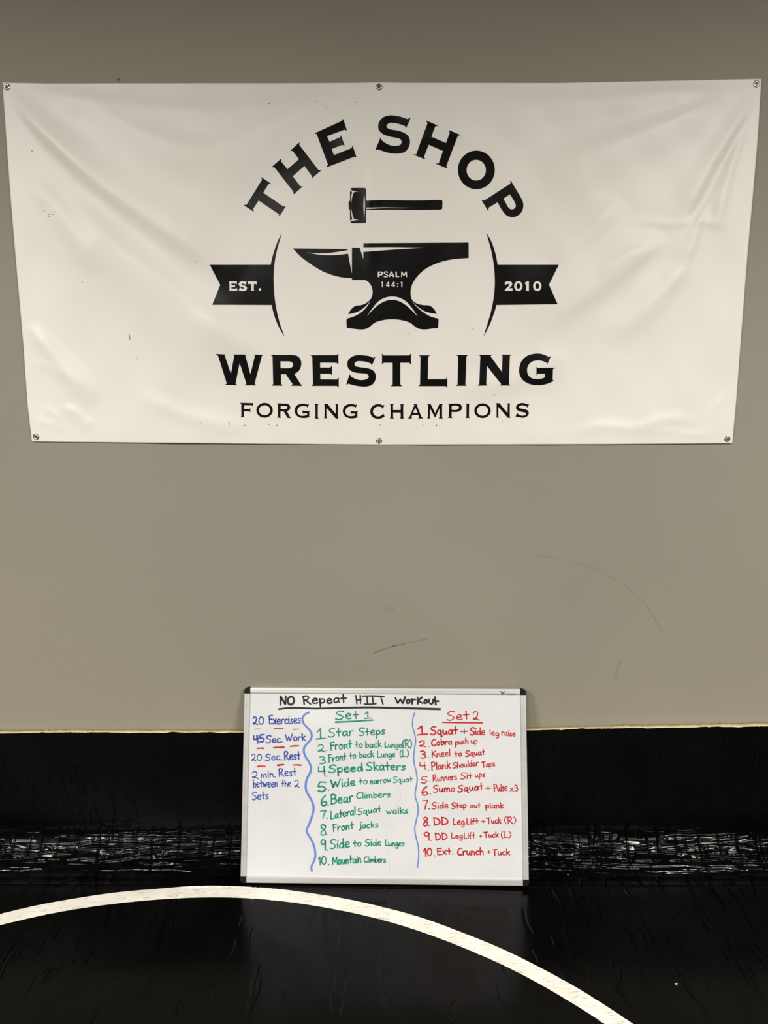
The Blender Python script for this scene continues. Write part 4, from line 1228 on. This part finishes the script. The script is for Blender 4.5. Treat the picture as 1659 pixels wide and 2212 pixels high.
# set 2
note(ink_red, [('Set', 1171, 240, 1290, 236, 46, 8), ('2', 1311, 238, 1343, 237, 45, 8)], 8, 'red heading Set 2')
k = Ink(); k.stroke([(1147, 253), (1250, 254), (1363, 255)], 7); k.done('underline', ink_red, 'red underline')
RL = [
 ('Squat + Side leg raise', [('!', 1009, 320, 1056, 318, 46, 10), ('.', 1062, 318, 1069, 318, 40, 7), ('Squat', 1082, 319, 1227, 316, 42, 9), ('+', 1246, 316, 1283, 316, 34, 8), ('Side', 1297, 320, 1375, 319, 38, 8), ('leg', 1402, 321, 1452, 326, 30, 7), ('raise', 1467, 321, 1541, 328, 32, 7)]),
 ('Cobra push up', [('2', 1019, 384, 1054, 384, 30, 8), ('.', 1066, 382, 1072, 382, 40, 6), ('Cobra', 1086, 380, 1196, 372, 34, 9), ('push', 1215, 375, 1285, 367, 30, 8), ('up', 1301, 368, 1335, 366, 31, 7)]),
 ('Kneel to Squat', [('3', 1023, 446, 1056, 446, 37, 8), ('.', 1066, 445, 1072, 445, 40, 6), ('Kneel', 1088, 441, 1187, 435, 35, 8), ('to', 1212, 437, 1251, 434, 28, 8), ('Squat', 1271, 437, 1375, 428, 30, 8)]),
 ('Plank Shoulder Taps', [('4', 1020, 505, 1055, 505, 36, 7), ('.', 1066, 513, 1072, 513, 40, 6), ('Plank', 1085, 511, 1187, 500, 40, 8), ('Shoulder', 1203, 501, 1340, 489, 32, 7), ('Taps', 1358, 496, 1431, 490, 30, 7)]),
 ('Runners Sit ups', [('5', 1028, 582, 1063, 582, 33, 8), ('.', 1074, 576, 1079, 576, 40, 6), ('Runners', 1093, 573, 1224, 563, 36, 7), ('Sit', 1245, 561, 1306, 556, 33, 7), ('ups', 1323, 551, 1377, 548, 30, 7)]),
 ('Sumo Squat + Pulse x3', [('6', 1033, 648, 1066, 648, 46, 9), ('.', 1075, 643, 1082, 642, 40, 7), ('Sumo', 1096, 631, 1213, 627, 37, 8), ('Squat', 1230, 629, 1366, 617, 35, 9), ('+', 1380, 622, 1407, 622, 26, 7), ('Pulse', 1425, 627, 1498, 623, 38, 7), ('x3', 1513, 626, 1555, 625, 32, 7)]),
 ('Side Step out plank', [('7', 1038, 723, 1067, 723, 46, 8), ('.', 1070, 723, 1076, 724, 40, 7), ('Side', 1088, 723, 1176, 717, 34, 8), ('Step', 1196, 720, 1275, 716, 30, 9), ('out', 1297, 717, 1351, 716, 28, 7), ('plank', 1379, 720, 1477, 718, 30, 8)]),
 ('DD Leg Lift + Tuck (R)', [('8', 1041, 814, 1067, 813, 48, 8), ('.', 1069, 812, 1076, 813, 40, 7), ('DD', 1096, 811, 1176, 807, 42, 9), ('Leg', 1204, 808, 1265, 806, 34, 8), ('Lift', 1277, 806, 1340, 803, 32, 8), ('+', 1356, 800, 1378, 800, 24, 7), ('Tuck', 1385, 802, 1463, 799, 30, 8), ('(R)', 1483, 801, 1544, 801, 34, 7)]),
 ('DD Leg Lift + Tuck (L)', [('9', 1043, 890, 1076, 892, 44, 9), ('.', 1081, 893, 1088, 894, 40, 7), ('DD', 1106, 892, 1171, 887, 38, 8), ('Leg', 1194, 883, 1255, 881, 28, 8), ('Lift', 1263, 884, 1322, 881, 31, 7), ('+', 1346, 879, 1360, 879, 22, 6), ('Tuck', 1370, 878, 1449, 876, 28, 8), ('(L)', 1464, 878, 1517, 878, 33, 7)]),
 ('Ext. Crunch + Tuck', [('1', 1044, 981, 1060, 982, 46, 8), ('0', 1061, 978, 1088, 977, 42, 8), ('.', 1099, 976, 1106, 978, 40, 7), ('Ext.', 1117, 971, 1203, 968, 37, 8), ('Crunch', 1228, 973, 1368, 971, 38, 8), ('+', 1387, 967, 1408, 967, 24, 7), ('Tuck', 1415, 975, 1510, 972, 33, 8)]),
]
for t, wds in RL:
    note(ink_red, wds, 8, 'red list line ' + t)

# ghosts of old, wiped-off writing
ghost_m, _, _ = mat('erased_ghost', srgb(205, 205, 204), 0.25)
for p, w in (([(1125, 470), (1118, 600), (1125, 720), (1145, 1000), (1165, 1240)], 3), ([(500, 1160), (525, 1205), (555, 1250)], 4), ([(560, 1250), (650, 1238), (765, 1208)], 3),
             ([(1290, 60), (1312, 170), (1270, 300), (1205, 430)], 3), ([(1215, 1172), (1335, 1160)], 3)):
    k = Ink(); k.stroke([((660 + x * .15672 - 500) / K1, (1690 + y * .15672 - 1460) / K1) for x, y in p], w * .4); k.done('erased_mark', ghost_m, None, 0.0005)
# maker's mark on the top rail
def on_rail(name, strokes, material, off=0.0034):
    V, F = [], []
    for pts, w in strokes:
        P = np.asarray(pts, float) * (110 / 1659) + [1050, 1460]
        v, f = ribbon(smooth_line(P, step=0.5), w * 110 / 1659)
        b = len(V); V += list(v); F += [tuple(i + b for i in q) for q in f]
    o = mesh_obj(name, on_board(V, off), F, material, board)
    bmm = bmesh.new(); bmm.from_mesh(o.data)
    bmesh.ops.reverse_faces(bmm, faces=[f for f in bmm.faces if f.normal.y > 0])
    bmm.to_mesh(o.data); bmm.free()
    return o


on_rail('logo_mark', [([(490, 510), (510, 560), (530, 606)], 26), ([(530, 606), (550, 545), (580, 512), (610, 512), (625, 535)], 24)], ink_black)
on_rail('logo_mark', [([(450, 508), (475, 500), (492, 512)], 16), ([(624, 535), (618, 568), (590, 580), (560, 572)], 18)], logo_red, 0.0035)
on_rail('logo_lettering', [([(668, 568), (685, 612), (705, 566)], 9), ([(718, 568), (718, 612)], 9), ([(732, 570), (770, 570), (734, 610), (774, 610)], 9),
                           ([(786, 592), (804, 592)], 8), ([(816, 612), (816, 570), (842, 570), (848, 584), (838, 594), (818, 594)], 9),
                           ([(862, 612), (862, 570), (888, 570), (894, 582), (886, 592), (864, 594)], 9), ([(878, 594), (898, 612)], 8),
                           ([(932, 568), (912, 580), (914, 602), (936, 612), (958, 600), (956, 578), (932, 568)], 9)], logo_grey)

# ------------------------------------------------------------------ litter on the mat
def fleck(name, px, py, z, sx, sy, sz, material, label, cat, seed):
    dx, dy, dz = ray(px, py)
    t = (z - CAM_Z) / dz
    rnd = random.Random(seed)
    bm = bmesh.new()
    bmesh.ops.create_icosphere(bm, subdivisions=2, radius=1.0)
    for v in bm.verts:
        v.co *= rnd.uniform(.75, 1.15)
        v.co = Vector((v.co.x * sx, v.co.y * sy, (v.co.z + 0.8) * sz))
    o = bm_obj(name, bm, material)
    o.location = (dx * t, dy * t, z)
    o.rotation_euler = (0, 0, rnd.uniform(-.5, .5))
    return tag(o, label, cat)


fleck('paper_scrap', 1460.5, 2126, 0.0006, 0.0042, 0.0026, 0.0014, paper_m, 'tiny white paper scrap on the black mat right of the circle', 'litter', 3)


def bend_fleck():
    """the orange chip sits on the curved part of the mat"""
    dx, dy, dz = ray(1226.5, 1890)
    for v in np.linspace(vf, LW, 400):
        y, z, ny, nz = (float(q) for q in mat_profile(v))
        if CAM_Z + dz / dy * y <= z:
            break
    x = dx / dy * y
    dd = float(lookup(np.array([x]), np.array([v]))[0])
    rnd = random.Random(5)
    bm = bmesh.new()
    bmesh.ops.create_icosphere(bm, subdivisions=2, radius=1.0)
    for w in bm.verts:
        w.co *= rnd.uniform(.75, 1.15)
        w.co = Vector((w.co.x * .0032, w.co.y * .0022, (w.co.z + .7) * .0016))
    o = bm_obj('paint_chip', bm, orange_m)
    o.location = (x, y + ny * dd, z + nz * dd)
    o.rotation_euler = (math.atan2(-ny, nz), 0, 0)
    tag(o, 'tiny orange chip on the wrinkled black bend right of the whiteboard', 'litter')


bend_fleck()
